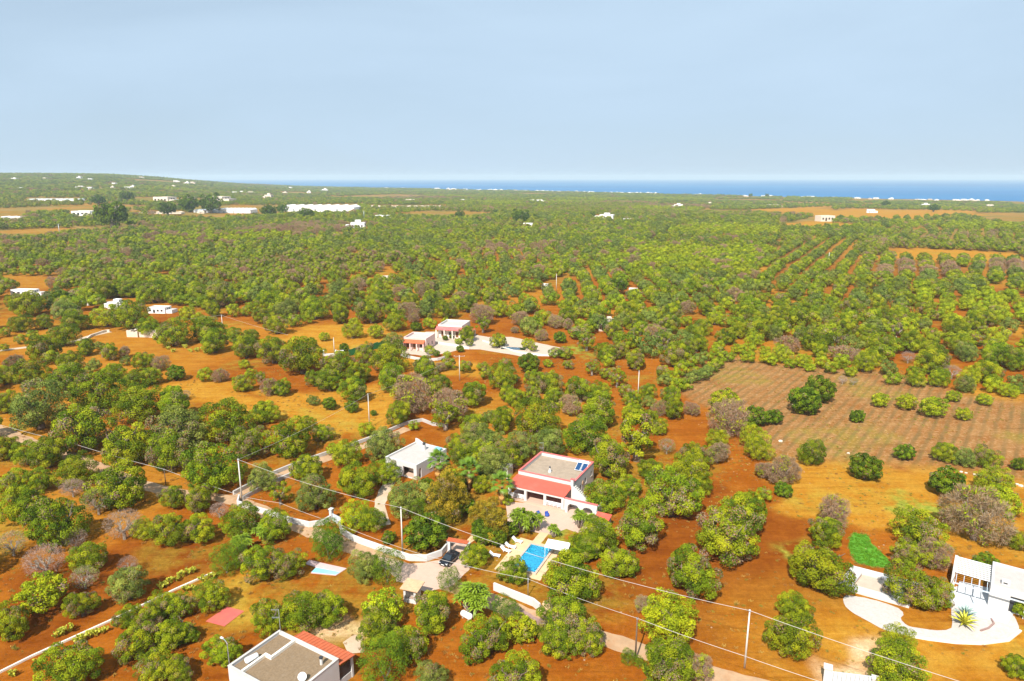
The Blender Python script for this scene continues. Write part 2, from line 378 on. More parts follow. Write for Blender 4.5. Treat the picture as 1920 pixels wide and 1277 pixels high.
DUST = [tp('N', [(460, 1277), (500, 1080), (620, 950), (900, 900), (960, 960), (800, 1040), (760, 1130), (780, 1277)]),
        [(770, 1195), (640, 1200), (620, 1180), (650, 1150), (700, 1170)]]
TILLED = [tp('M', [(900, 380), (1400, -100), (1916, -200), (1930, 700), (1900, 1050), (1500, 950), (1050, 700)]),
          tp('G', [(1100, 1000), (1500, 850), (1916, 900), (1916, 1277), (900, 1277)]), tp('K', [(0, 300), (1500, 200), (1600, 420), (800, 700), (0, 1200)]),
          [(1340, 950), (1530, 950), (1580, 1080), (1540, 1180), (1380, 1180)]]
WEEDS = [tp('N', [(60, 280), (220, 230), (260, 400), (60, 420)]), tp('H', [(900, 800), (1500, 950), (1300, 1050), (800, 950)]), [(930, 985), (1000, 985), (1010, 1020), (920, 1030)],
         [(1030, 985), (1075, 1000), (1080, 1060), (1020, 1040)], tp('C', [(440, 640), (640, 720), (560, 790), (420, 730)]), [(1000, 425), (1300, 420), (1300, 450), (1000, 460)]]
def build_ground():
    az = np.concatenate([np.radians(np.arange(-180, -46, 6.0)), np.radians(np.arange(-46, 46.01, .26)), np.radians(np.arange(52, 180, 6.0))])
    rr = [0.0, 12, 25, 38, 50, 58]; r = 62.0
    while r < 12000: rr.append(r); r *= 1.0085 if r < 700 else 1.018
    rr.append(14000); rr = np.array(rr); na, nr = len(az), len(rr)
    A, R = np.meshgrid(az, rr); x = (np.sin(A) * R).ravel(); y = (np.cos(A) * R).ravel(); z = zland(x, y)
    i, j = np.meshgrid(np.arange(nr - 1), np.arange(na), indexing='ij'); j2 = (j + 1) % na
    f = np.stack([i * na + j, i * na + j2, (i + 1) * na + j2, (i + 1) * na + j], -1).reshape(-1, 4)[:, ::-1]
    me = bpy.data.meshes.new('ground'); n = len(f)
    me.vertices.add(len(x)); me.vertices.foreach_set('co', np.stack([x, y, z], 1).ravel())
    me.loops.add(n * 4); me.loops.foreach_set('vertex_index', f.ravel().astype(np.int32))
    me.polygons.add(n); me.polygons.foreach_set('loop_start', np.arange(0, n * 4, 4, dtype=np.int32))
    me.polygons.foreach_set('use_smooth', np.ones(n, bool)); me.update(calc_edges=True)
    rad = np.hypot(x, y)
    def acc(lst, soft):
        o = np.zeros(x.shape)
        for k, p in enumerate(lst):
            q = ground_poly(p); s = soft * max(1, math.hypot(*np.mean(q, 0)) / 160); o = np.maximum(o, mask(x, y, q, s, k + 2))
        return o
    oc = np.maximum(acc(OCHRE, 4), .6 * sm((vnoise(x, y, 45, 3) - .50) * 4)); fa = acc(FALLOW, 9); du = acc(DUST, 3); we = np.maximum(acc(WEEDS, 3), .30 * sm((vnoise(x, y, 16, 5) - .62) * 6)); ti = acc(TILLED, 5)
    far = sm((rad - 240) / 800) * (1 - .9 * oc)
    soil = np.stack([oc, fa, du, np.ones_like(oc)], 1); cov = np.stack([we, far, ti, np.ones_like(oc)], 1)
    for nm, arr in (('soil', soil), ('cover', cov)):
        a = me.attributes.new(nm, 'FLOAT_COLOR', 'POINT'); a.data.foreach_set('color', arr.astype(np.float32).ravel())
    me.materials.append(M['soil'])
    tag(link('ground', me), kind='structure')
build_ground()
b_ = MB(); b_.add([(-25500, -14500, SEA_Z), (25500, -14500, SEA_Z), (25500, 25000, SEA_Z), (-25500, 25000, SEA_Z)], [(0, 1, 2, 3)])
tag(b_.build('sea', M['sea_water']), kind='structure')

def rough(poly, step=1.0, jit=.2, seed=0):
    r = random.Random(seed); out = []
    for i in range(len(poly)):
        a = Vector(poly[i]); b = Vector(poly[(i + 1) % len(poly)]); n = max(1, int((b - a).length / step))
        for k in range(n):
            q = a.lerp(b, k / n); out.append((q.x + r.uniform(-jit, jit), q.y + r.uniform(-jit, jit)))
    return out
def smoothpoly(poly, it=2):
    for _ in range(it):
        o = []
        for i in range(len(poly)):
            a, b = Vector(poly[i]), Vector(poly[(i + 1) % len(poly)]); o += [tuple(a.lerp(b, .25)), tuple(a.lerp(b, .75))]
        poly = o
    return poly
def sheet(name, poly, z0, mat, z1=None):
    bm = bmesh.new(); vsx = [bm.verts.new((x, y, z0)) for x, y in poly]; f = bm.faces.new(vsx)
    if f.calc_area() and (f.normal_update() or f.normal.z < 0): f.normal_flip()
    if z1 is not None:
        r = bmesh.ops.extrude_face_region(bm, geom=[f]); bmesh.ops.translate(bm, vec=(0, 0, z1 - z0), verts=[e for e in r['geom'] if isinstance(e, bmesh.types.BMVert)])
        bmesh.ops.recalc_face_normals(bm, faces=bm.faces)
    bmesh.ops.triangulate(bm, faces=[g for g in bm.faces if len(g.verts) > 4])
    me = bpy.data.meshes.new(name); bm.to_mesh(me); bm.free(); me.materials.append(M[mat]); return link(name, me)
def strip_poly(line, wid):
    line = [Vector(p) for p in line]; l_, r_ = [], []
    for i, p in enumerate(line):
        d = (line[min(i + 1, len(line) - 1)] - line[max(i - 1, 0)]).normalized(); n = Vector((-d.y, d.x)); k = wid[i] if isinstance(wid, list) else wid
        l_.append(tuple(p + n * k / 2)); r_.append(tuple(p - n * k / 2))
    return l_ + r_[::-1]
def dense(line, step=2.0):
    line = [Vector(p) for p in line]; o = []; n = len(line)
    for i in range(n - 1):
        p0, p1, p2, p3 = line[max(i - 1, 0)], line[i], line[i + 1], line[min(i + 2, n - 1)]; k = max(1, int((p2 - p1).length / step))
        for j in range(k):
            t = j / k; o.append(.5 * ((2 * p1) + (p2 - p0) * t + (2 * p0 - 5 * p1 + 4 * p2 - p3) * t * t + (3 * p1 - p0 - 3 * p2 + p3) * t ** 3))
    o.append(line[-1]); return o
def gl(pts): return [U(*p).to_2d() for p in pts]
# ------------------------------------------------------------------ lanes and paving
def lane(name, pts, wid, mat, z, seed):
    ln = dense(gl(pts), 1.3); r = random.Random(seed)
    return tag(sheet(name, strip_poly(ln, [wid * (1 + r.uniform(-.13, .13)) for _ in ln]), z, mat), kind='structure')
LANE = [(-60, 782), (60, 830), (165, 868), (265, 908), (350, 927), (440, 938), (520, 972), (600, 1003), (690, 1038), (770, 1072), (850, 1100), (930, 1131), (1000, 1158), (1080, 1182), (1160, 1206), (1230, 1230), (1330, 1263), (1440, 1292), (1580, 1330)]
lane('lane', LANE, 3.2, 'lane_dirt', .012, 1)
lane('side_lane', [(440, 934), (500, 905), (560, 878), (640, 850), (700, 830), (765, 803)], 2.8, 'lane_dirt', .020, 2)
lane('house_path', [(722, 985), (712, 950), (724, 915), (745, 890), (775, 888)], 2.2, 'lane_pale', .016, 3)
tag(sheet('forecourt', rough(ground_poly([(700, 1040), (770, 1058), (830, 1050), (846, 1016), (880, 1022), (884, 1062), (850, 1098), (800, 1110), (745, 1090)]), 1, .15, 4), .028, 'tile_pink'), kind='structure')
tag(sheet('villa_patio', rough(ground_poly([(952, 985), (948, 940), (1060, 950), (1125, 955), (1120, 985), (1085, 1000), (1062, 992), (1035, 1003), (1010, 1000)]), 1, .06, 5), .030, 'tile_pink'), kind='structure')
tag(sheet('garden_path', rough(ground_poly([(1012, 998), (1030, 1000), (1012, 1022), (996, 1018)]), .6, .05, 6), .038, 'deck_tan'), kind='structure')
tag(sheet('track_far_left', strip_poly(dense(gl([(-20, 660), (60, 650), (130, 642), (170, 630), (206, 622)]), 2), 3), .02, 'lane_pale'), kind='structure')
tag(sheet('terrace_mid', rough(ground_poly([(752, 662), (748, 640), (800, 622), (860, 622), (915, 632), (960, 632), (1050, 652), (1052, 664), (1030, 668), (975, 668), (940, 662), (900, 655), (862, 655), (840, 662), (800, 668)]), 2, .2, 7), .03, 'cream_paving'), kind='structure')
tag(sheet('villa_entry_path', rough(ground_poly([(908, 1000), (880, 1020), (872, 1018), (895, 990)]), .7, .06, 8), .034, 'deck_tan'), kind='structure')
tag(sheet('white_gravel_drive', rough(smoothpoly(ground_poly(tp('N', [(556, 655), (600, 634), (760, 660), (960, 720), (1026, 776), (985, 812), (1040, 862), (1100, 880), (1320, 905), (1385, 870), (1370, 740), (1380, 590), (1420, 560), (1500, 640), (1665, 724), (1830, 770), (1875, 860), (1885, 905), (1800, 968), (1600, 994), (1400, 987), (1150, 952), (980, 925), (860, 893), (740, 825), (620, 762), (570, 705)])), 1), .7, .06, 9), .024, 'white_gravel'), kind='structure')
tag(sheet('grey_terrace', ground_poly(tp('N', [(1432, 530), (1690, 590), (1668, 722), (1840, 770), (1790, 850), (1560, 800), (1400, 720), (1392, 690)])), .05, 'grey_paving'), kind='structure')
tag(sheet('lawn', rough(smoothpoly(ground_poly(tp('N', [(640, 170), (745, 185), (775, 250), (860, 330), (930, 400), (900, 432), (790, 425), (660, 395), (610, 300), (600, 220)])), 1), .7, .2, 10), .03, 'lawn'), kind='structure')
tag(sheet('lane_gravel', rough(ground_poly(tp('L', [(890, 990), (960, 930), (1040, 940), (1060, 1060), (960, 1080), (880, 1020)])), 1, .3, 11), .03, 'lane_pale'), kind='structure')

# ------------------------------------------------------------------ buildings
def wall_panel(mb, axis, c0, c1, s0, s1, z0, z1, holes):
    """axis 'x': runs in x from s0 to s1, thickness y c0..c1; axis 'y' the other way round"""
    us = sorted({s0, s1, *[h[0] for h in holes], *[h[1] for h in holes]}); zs = sorted({z0, z1, *[h[2] for h in holes], *[h[3] for h in holes]})
    us = [u for u in us if s0 <= u <= s1]; zs = [z for z in zs if z0 <= z <= z1]
    for a, b in zip(us, us[1:]):
        for c, d in zip(zs, zs[1:]):
            if any(h[0] <= (a + b) / 2 <= h[1] and h[2] <= (c + d) / 2 <= h[3] for h in holes): continue
            if axis == 'x': mb.box(a, b, c0, c1, c, d)
            else: mb.box(c0, c1, a, b, c, d)
def opening(root, axis, c, out, h, kind='window', fm='wood', pm='car_glass'):
    """frame and pane set back in a wall hole; out = outward sign"""
    fr = MB(); pn = MB(); t = .07; e = .004
    a, b, z0, z1 = h[0] + e, h[1] - e, h[2] + e, h[3] - e; y0, y1 = sorted((c - out * .10, c - out * .18))
    def bx(mb, u0, u1, w0, w1, dy=0):
        if axis == 'x': mb.box(u0, u1, y0 + dy, y1 - dy, w0, w1)
        else: mb.box(y0 + dy, y1 - dy, u0, u1, w0, w1)
    bx(fr, a, a + t, z0, z1); bx(fr, b - t, b, z0, z1); bx(fr, a + t, b - t, z1 - t, z1); bx(fr, a + t, b - t, z0, z0 + t)
    if b - a > .8: bx(fr, (a + b) / 2 - .03, (a + b) / 2 + .03, z0 + t, z1 - t)
    bx(pn, a + t, b - t, z0 + t, z1 - t, .025)
    o = fr.build(kind, M[fm], root); pn.build('pane' if kind == 'window' else 'door_panel', M[pm], o)
    if kind == 'window':
        sl = MB(); w0, w1 = sorted((c - out * .08, c + out * .06))
        if axis == 'x': sl.box(a - .08, b + .08, w0, w1, z0 - .07, z0 - .006)
        else: sl.box(w0, w1, a - .08, b + .08, z0 - .07, z0 - .006)
        sl.build('sill', M['stone'], o)
def casa(root, w, d, h, holes, wm='white_plaster', rm='screed_roof', cm=None, roof=None, th=.3, fm='wood', cop=.12):
    """flat-roofed masonry block: four walls, roof slab behind a parapet, coping. Front = -y."""
    roof = roof if roof is not None else h - .5; m = M[wm]
    for side in 'FRBL':
        hs = [x[:4] for x in holes.get(side, [])]; mb = MB()
        if side == 'F': wall_panel(mb, 'x', 0, th, 0, w, 0, h, hs)
        if side == 'B': wall_panel(mb, 'x', d - th, d, 0, w, 0, h, hs)
        if side == 'L': wall_panel(mb, 'y', 0, th, th, d - th, 0, h, hs)
        if side == 'R': wall_panel(mb, 'y', w - th, w, th, d - th, 0, h, hs)
        mb.build('wall', m, root)
        for x in holes.get(side, []):
            kd = x[4] if len(x) > 4 else 'window'
            if kd == 'open': continue
            ax = 'x' if side in 'FB' else 'y'; c, out = {'F': (0, -1), 'B': (d, 1), 'L': (0, -1), 'R': (w, 1)}[side]
            opening(root, ax, c, out, x, kd, fm, 'car_glass' if kd == 'window' else fm)
    mb = MB(); mb.box(th + .003, w - th - .003, th + .003, d - th - .003, roof - .2, roof); mb.build('roof', M[rm], root)
    mb = MB(); mb.box(th + .01, w - th - .01, th + .01, d - th - .01, .02, .12); mb.build('floor', M['tile_pink'], root)
    if cm:
        o = .04; t = th + .03
        for k, q in enumerate(((-o, w + o, -o, t), (-o, w + o, d - t, d + o), (-o, t, t, d - t), (w - t, w + o, t, d - t))):
            mb = MB(); mb.box(*q, h, h + cop); mb.build('coping', M[cm], root)

def rot2(rz): return Vector((math.cos(rz), math.sin(rz))), Vector((-math.sin(rz), math.cos(rz)))
R_ = math.radians
LM = {}   # landmarks used for labelling plants

# --- red-roofed villa
vz = R_(-27); villa = thing('villa', 'white villa with red veranda roof, red parapet and arched side wall', 'house', refit(1.26, 124.7), vz)
LM['the red-roofed villa'] = (9, 124)
casa(villa, 11.7, 10.6, 4.2, {'F': [(1.2, 2.4, .5, 2.7, 'door'), (4.2, 6.6, .5, 2.7, 'door'), (8.4, 9.8, 1.2, 2.6)], 'R': [(5.6, 6.5, 1.6, 2.7), (8.9, 9.7, 1.8, 2.8), (3.0, 3.8, .1, 2.3, 'door')], 'L': [(3, 4, 1.2, 2.5), (7, 8, 1.2, 2.5)]}, cm='red_trim', rm='screed_roof', roof=3.55)
mb = MB(); mb.box(-.2, 11.6, -4.1, -.004, 0, .45); mb.build('veranda_floor', M['tile_pink'], villa)
mb = MB(); mb.hexa([(-.25, -4.25, 2.93), (11.5, -4.25, 2.93), (11.5, -.004, 3.38), (-.25, -.004, 3.38)], [(-.25, -4.25, 3.05), (11.5, -4.25, 3.05), (11.5, -.004, 3.5), (-.25, -.004, 3.5)]); mb.build('veranda_roof', M['red_paint'], villa)
mb = MB(); mb.box(-.15, 11.4, -4.15, -3.8, 2.52, 2.925); mb.build('veranda_beam', M['white_plaster'], villa)
mb = MB(); mb.hexa([(-.15, -3.79, 2.5), (.2, -3.79, 2.5), (.2, -.01, 2.7), (-.15, -.01, 2.7)], [(-.15, -3.79, 2.92), (.2, -3.79, 2.92), (.2, -.01, 3.36), (-.15, -.01, 3.36)]); mb.build('veranda_side_beam', M['white_plaster'], villa)
for x in (0.1, 3.5, 7.5, 11.1):
    mb = MB(); mb.box(x - .24, x + .24, -4.13, -3.72, .45, 2.518); mb.box(x - .3, x + .3, -4.16, -3.66, .452, .6); mb.build('column', M['white_plaster'], villa)
for a, b in ((.34, 3.26), (7.74, 10.86)):
    mb = MB()
    for z in (.72, .95, 1.18): mb.box(a, b, -3.98, -3.9, z, z + .07)
    mb.box(a, b, -4.02, -3.86, 1.36, 1.46)
    for k in range(5): mb.box(a + (b - a) * k / 4 - .03, a + (b - a) * k / 4 + .03, -3.96, -3.92, .46, 1.36)
    mb.build('railing', M['white_metal'], villa)
def archwall(mb, x0, x1, y0, y1, z0, z1, arches, n=9):
    cur = x0
    for a, b, sp_ in arches:
        mb.box(cur, a, y0, y1, z0, z1); r = (b - a) / 2; c = (a + b) / 2
        for i in range(n):
            t0 = math.pi * (1 - i / n); t1 = math.pi * (1 - (i + 1) / n)
            xa, za, xb, zb = c + r * math.cos(t0), sp_ + r * math.sin(t0) * .8, c + r * math.cos(t1), sp_ + r * math.sin(t1) * .8
            mb.hexa([(xa, y0, za), (xb, y0, zb), (xb, y1, zb), (xa, y1, za)], [(xa, y0, z1), (xb, y0, z1), (xb, y1, z1), (xa, y1, z1)])
        cur = b
    mb.box(cur, x1, y0, y1, z0, z1)
mb = MB(); archwall(mb, 11.45, 17.8, -4.1, -3.78, 0, 2.72, [(12.1, 14.3, 1.15), (15.0, 17.0, 1.1)]); mb.build('arched_wall', M['white_plaster'], villa)
mb = MB(); mb.box(11.52, 17.86, -4.16, -3.72, 2.723, 2.84); mb.build('coping', M['red_trim'], villa)
mb = MB(); mb.box(17.5, 17.8, -3.77, -1.2, 0, 2.1); mb.build('side_wall', M['white_plaster'], villa)
for k in range(14):
    x = 12.02 + k * .3; z = 3.75 - k * .235; mb = MB(); mb.box(x, x + .299, -1.25, -.1, max(z - .5, 0), z); mb.build('step', M['concrete'], villa)
mb = MB(); mb.hexa([(11.74, -1.5, 0), (16.3, -1.5, 0), (16.3, -1.26, 0), (11.74, -1.26, 0)], [(11.74, -1.5, 4.3), (16.3, -1.5, 1.0), (16.3, -1.26, 1.0), (11.74, -1.26, 4.3)]); mb.build('stair_wall', M['white_plaster'], villa)
mb = MB(); mb.box(11.2, 11.72, -.5, -.06, 3.5, 4.9); mb.build('stair_pier', M['white_plaster'], villa)
mb = MB(); mb.box(11.1, 11.8, -.56, 0, 4.903, 5.02); mb.build('coping', M['red_trim'], villa)
mb = MB(); mb.lathe([(.34, 0), (.34, .25), (.16, .75), (.16, 1.0)], 10, (5.2, 3.4, 3.552)); ch = mb.build('chimney', M['white_plaster'], villa)
mb = MB(); mb.lathe([(.2, 0), (.22, .14), (.06, .34)], 8, (5.2, 3.4, 4.556)); mb.build('chimney_cap', M['metal_dark'], ch)
mb = MB(); mb.tube([(11.703, 4.5, 2.3), (11.80, 4.5, 2.3)], .42, 14); mb.build('wall_plate', M['old_tile'], villa)
def on(root, x, y, z=0):
    u, v = rot2(root.rotation_euler.z); q = root.location.to_2d() + u * x + v * y; return (q.x, q.y, root.location.z + z)
sh = thing('solar_water_heater', 'two dark blue solar panels with tank on villa flat roof', 'solar panel', on(villa, 9.2, 7.4, 3.555), vz)
for i in range(2):
    x = i * 1.18; mb = MB(); mb.hexa([(x, -1, .15), (x + 1.06, -1, .15), (x + 1.06, .9, 1.05), (x, .9, 1.05)], [(x, -1.05, .22), (x + 1.06, -1.05, .22), (x + 1.06, .85, 1.12), (x, .85, 1.12)])
    o = mb.build('panel', M['white_metal'], sh); mb = MB(); mb.hexa([(x + .06, -.985, .25), (x + 1.0, -.985, .25), (x + 1.0, .79, 1.092), (x + .06, .79, 1.092)], [(x + .06, -.99, .262), (x + 1.0, -.99, .262), (x + 1.0, .785, 1.105), (x + .06, .785, 1.105)]); mb.build('glass', M['solar_glass'], o)
mb = MB(); mb.tube([(0, 1.15, 1.2), (.08, 1.15, 1.2), (2.16, 1.15, 1.2), (2.24, 1.15, 1.2)], [.15, .28, .28, .15], 12); mb.build('tank', M['white_metal'], sh, True)
mb = MB()
for x in (.1, 2.1):
    for y, h_ in ((-.87, .22), (.73, 1.0), (1.23, .95)): mb = MB(); mb.box(x - .03, x + .03, y - .03, y + .03, 0, h_); mb.build('leg', M['metal_grey'], sh)
ax = thing('bread_oven', 'small white masonry oven block with bright red roof beside arched wall', 'oven', on(villa, 18.4, -7.2), vz)
LM['the red-topped oven'] = (16, 110.5)
mb = MB(); mb.box(0, 2.5, 0, 1.9, 0, 1.75); mb.build('body', M['white_plaster'], ax)
mb = MB(); mb.hexa([(-.1, -.1, 1.76), (2.6, -.1, 1.76), (2.6, 2.0, 2.15), (-.1, 2.0, 2.15)], [(-.1, -.1, 1.88), (2.6, -.1, 1.88), (2.6, 2.0, 2.27), (-.1, 2.0, 2.27)]); mb.build('roof', M['red_paint'], ax)
mb = MB(); mb.box(.7, 1.6, -.02, .3, .75, 1.35); mb.build('mouth', M['dark_opening'], ax)
mb = MB(); mb.tube([(-.05, 1.95 + .004, .1), (-.6, 2.3, 1.6), (-.9, 2.8, 2.2)], [.3, .25, .2], 8); mb.build('flue', M['white_plaster'], ax)
ux = thing('garden_shed', 'small flat-roofed white hut half hidden by palms beside villa', 'shed', refit(-3.4, 131.5), R_(-27))
casa(ux, 2.8, 2.4, 2.3, {'F': [(.9, 1.7, 0, 1.9, 'door')]}, rm='pale_roof', roof=2.2, th=.2)

# --- second white house behind
hz_ = R_(-31.6); h2 = thing('white_house', 'low white house with curved parapet corner, chimney and corner porch', 'house', refit(-26.6, 133.9), hz_)
LM['the low white house'] = (-20, 134)
casa(h2, 8.3, 10.1, 3.3, {'F': [(4.7, 7.5, .12, 2.3, 'open'), (1.2, 2.4, 1, 2.2)], 'R': [(.7, 1.5, .12, 2.2, 'open'), (4, 5, 1, 2.2), (7, 8, 1, 2.2)], 'L': [(4, 5, 1, 2.2)]}, rm='pale_roof', roof=2.9)
mb = MB(); mb.box(4.2, 7.99, 2.4, 2.7, .125, 2.68); mb.build('porch_wall', M['cream_plaster'], h2)
for k in range(6):
    a = k * math.pi / 10; mb = MB(); x0, x1 = .0 + k * .5, .5 + k * .5; zt = 3.305 + .75 * math.cos(a) ** 2; zt2 = 3.305 + .75 * math.cos((k + 1) * math.pi / 10 if k < 5 else math.pi / 2) ** 2
    mb.hexa([(x0, 9.8, 3.303), (x1, 9.8, 3.303), (x1, 10.1, 3.303), (x0, 10.1, 3.303)], [(x0, 9.8, zt), (x1, 9.8, zt2), (x1, 10.1, zt2), (x0, 10.1, zt)]); mb.build('parapet_curve', M['white_plaster'], h2)
mb = MB(); mb.box(3.6, 4.3, 7.6, 8.2, 2.903, 4.0); c2 = mb.build('chimney', M['white_plaster'], h2)
mb = MB(); mb.lathe([(.26, 0), (.36, .15), (.3, .5), (.1, .66)], 8, (3.95, 7.9, 4.005)); mb.build('chimney_cap', M['metal_dark'], c2)
wt = MB(); wt.box(-.7, .7, -.45, .45, .05, .75); wt.box(-.4, .4, -.25, .25, .76, .86)
tag(wt.build('roof_water_tank', M['pad_blue'], loc=on(h2, 7.0, 8.9, 2.903), rot=(0, 0, hz_)), 'pale blue square water tank on the low white house roof', 'water tank')

# --- house at the lower edge
bz = R_(-31); h3 = thing('gravel_roofed_house', 'white house with brown gravel roof and terracotta porch roof', 'house', refit(-33.6, 69.7), bz)
LM['the gravel-roofed house'] = (-26, 71)
casa(h3, 10.3, 7.6, 4.0, {'F': [(3, 4.2, 1, 2.4), (7, 8.2, 1, 2.4)], 'R': [(2.6, 3.6, 1, 2.4)], 'L': [(3, 4, 1, 2.3)]}, rm='gravel_roof', roof=3.62, cm='concrete', cop=.05, th=.25)
for q in ((2.9, 3.2, 3.6, 7.32), (1.9, 2.897, 3.6, 3.9), (1.9, 2.2, .27, 3.597)):
    mb = MB(); mb.box(*q, 3.622, 3.98); mb.build('roof_curb', M['cream_plaster'], h3)
mb = MB(); mb.hexa([(1.6, 7.61, 3.2), (10.5, 7.61, 3.2), (10.5, 10.1, 2.85), (1.6, 10.1, 2.85)], [(1.6, 7.61, 3.32), (10.5, 7.61, 3.32), (10.5, 10.1, 2.97), (1.6, 10.1, 2.97)]); pr = mb.build('porch_roof', M['terracotta'], h3)
for k in range(17):
    x = 1.66 + k * .55; mb = MB(); mb.hexa([(x, 7.63, 3.321), (x + .1, 7.63, 3.321), (x + .1, 10.11, 2.972), (x, 10.11, 2.972)], [(x, 7.63, 3.37), (x + .1, 7.63, 3.37), (x + .1, 10.11, 3.02), (x, 10.11, 3.02)]); mb.build('roof_rib', M['terracotta'], pr)
for x, y in ((10.2, 9.75), (6.0, 9.75), (1.9, 9.75)):
    mb = MB(); mb.box(x - .15, x + .15, y - .15, y + .15, 0, 2.86); mb.build('porch_post', M['white_plaster'], h3)
mb = MB(); mb.box(10.1, 10.25, 7.62, 9.59, 0, .9); mb.build('porch_low_wall', M['white_plaster'], h3)
mb = MB(); mb.box(10.13, 10.2, 7.7, 9.5, .93, 2.5); mb.build('porch_dark_panel', M['metal_dark'], h3)  # dark panel stands in for the shaded opening above the low wall
mb = MB(); mb.lathe([(.18, 0), (.18, .85)], 10, (8.9, 6.2, 3.624)); c3 = mb.build('chimney', M['white_plaster'], h3); mb = MB(); mb.lathe([(.24, 0), (.24, .16)], 10, (8.9, 6.2, 4.478)); mb.build('chimney_cap', M['metal_dark'], c3)
tk = thing('roof_water_tank', 'white cylinder water tank lying on brown gravel roof', 'water tank', on(h3, 1.35, 2.3, 3.625), bz + R_(78))
mb = MB(); mb.tube([(-.8, 0, .42), (-.7, 0, .42), (.7, 0, .42), (.8, 0, .42)], [.2, .36, .36, .2], 12); mb.build('tank', M['white_metal'], tk, True)
for x in (-.55, .55): mb = MB(); mb.box(x - .05, x + .05, -.3, .3, 0, .12); mb.build('foot', M['metal_grey'], tk)
dsh = thing('satellite_dish', 'white satellite dish on the gravel roof edge', 'dish', on(h3, 9.0, 3.2, 3.625), bz + R_(40))
mb = MB(); prof = [(.02, 0), (.25, .03), (.45, .12), (.5, .17)]; mb.lathe([(r, z) for r, z in prof], 14); d_ = mb.build('reflector', M['white_metal'], dsh, loc=(0, 0, .5)); d_.rotation_euler = (R_(60), 0, 0)
mb = MB(); mb.tube([(0, 0, 0), (0, 0, .5)], .04, 6); mb.build('mast', M['metal_grey'], dsh)
def antenna(loc, h, rz, label):
    t = thing('tv_antenna', label, 'antenna', loc, rz); mb = MB(); mb.tube([(0, 0, 0), (0, 0, h)], .035, 6); mb.build('mast', M['metal_grey'], t)
    for z, ln in ((h - .1, .9), (h - 1.2, .9)):
        mb = MB(); mb.tube([(0, 0, z), (-ln, 0, z + .15)], .02, 5)
        for k in range(5): x = -ln * (k + 1) / 5.5; mb.tube([(x, -.25, z + .02 - x * .15), (x, .25, z + .02 - x * .15)], .012, 4)
        mb.build('aerial', M['metal_grey'], t)
antenna(on(h3, .4, 7.45, 4.05), 3.2, R_(10), 'thin metal television antenna mast on gravel roof corner')
antenna(on(villa, .6, 10.3, 4.32), 2.2, R_(30), 'thin television antenna mast on villa back corner')
def lamp(px, py, h, label):
    q = U(px, py); t = thing('garden_lamp', label, 'lamp', q, R_(150)); mb = MB(); mb.tube([(0, 0, 0), (0, 0, h), (.25, 0, h + .3), (.8, 0, h + .5)], .05, 6); mb.build('post', M['metal_grey'], t)
    mb = MB(); mb.box(.7, 1.15, -.1, .1, h + .42, h + .54); mb.build('lamp_head', M['white_metal'], t)
lamp(432, 1262, 4.2, 'thin curved metal lamp post beside gravel-roofed house')

# --- house on the right with pergola
rz3 = R_(-36); h4 = thing('modern_house', 'modern white flat-roofed house with parapet roof and shaded doorway', 'house', refit(68.7, 87.2), rz3)
LM['the modern white house'] = (72, 89)
casa(h4, 13, 7.6, 3.4, {'F': [(2.4, 4.6, .12, 2.5, 'door'), (7, 9, 1, 2.4)], 'L': [(3, 4.2, .12, 2.3, 'door')]}, wm='white_plaster', rm='pale_roof', roof=3.1, fm='metal_dark')
mb = MB(); mb.box(1.2, 2.2, 1.6, 2.4, 3.103, 3.7); mb.build('vent_box', M['white_plaster'], h4); mb = MB(); mb.box(1.4, 1.9, 1.58, 1.597, 3.3, 3.5); mb.build('vent_slot', M['metal_dark'], h4)
pg = thing('pergola', 'white slatted pergola joining pier and modern white house', 'pergola', on(h4, -4.4, .1), rz3)
mb = MB(); mb.box(-.35, .05, 2.6, 7.4, 0, 2.85); mb.build('pier_wall', M['white_plaster'], pg)
for k in range(9):
    y = 7.2 - k * .62; mb = MB(); mb.box(.06, 4.38, y - .05, y + .05, 2.62, 2.78); mb.build('slat', M['white_metal'], pg)
mb = MB(); mb.box(.0, 8.6, -1.0, -.85, 2.45, 2.6); mb.build('front_beam', M['steel_pale'], pg)
mb = MB(); mb.box(3.0, 3.15, -.84, 2.1, 2.455, 2.595); mb.build('cross_beam', M['steel_pale'], pg)
for x in (.1, 2.8, 8.5): mb = MB(); mb.box(x - .06, x + .06, -.98, -.87, .05, 2.448); mb.build('post', M['steel_pale'], pg)
for k in range(5): mb = MB(); mb.box(.2 + k * .95, .28 + k * .95, -.845, 2.1, 2.46, 2.52); mb.build('thin_rafter', M['steel_pale'], pg)
q = ground_poly(tp('N', [(1368, 590), (1405, 600), (1390, 735), (1352, 730)]))
tag(sheet('low_white_wall', q, .03, 'white_plaster', .55), 'low white garden wall edging grey terrace', 'wall')
basin = thing('white_basin', 'white masonry basin with sunken dusty floor beside lawn', 'basin')
LM['the white masonry basin'] = (55, 93)
bq = [refit(*p).to_2d() for p in ((53.9, 97.0), (48.9, 91.7), (57.0, 86.6), (61.8, 92.2))]
cen = sum(bq, Vector((0, 0))) / 4
def ring(k): return [cen + (p - cen) * k for p in bq]
o_, i_, i2 = ring(1), ring(.62), ring(.60)
for k in range(4):
    a, b, c, d = o_[k], o_[(k + 1) % 4], i_[(k + 1) % 4], i_[k]; mb = MB(); mb.hexa([(*p, 0) for p in (a, b, c, d)], [(*p, .5) for p in (a, b, c, d)]); mb.build('rim', M['white_plaster'], basin)
mb = MB(); mb.prism([tuple(p) for p in i2], .01, .14); mb.build('basin_floor', M['cream_paving'], basin)

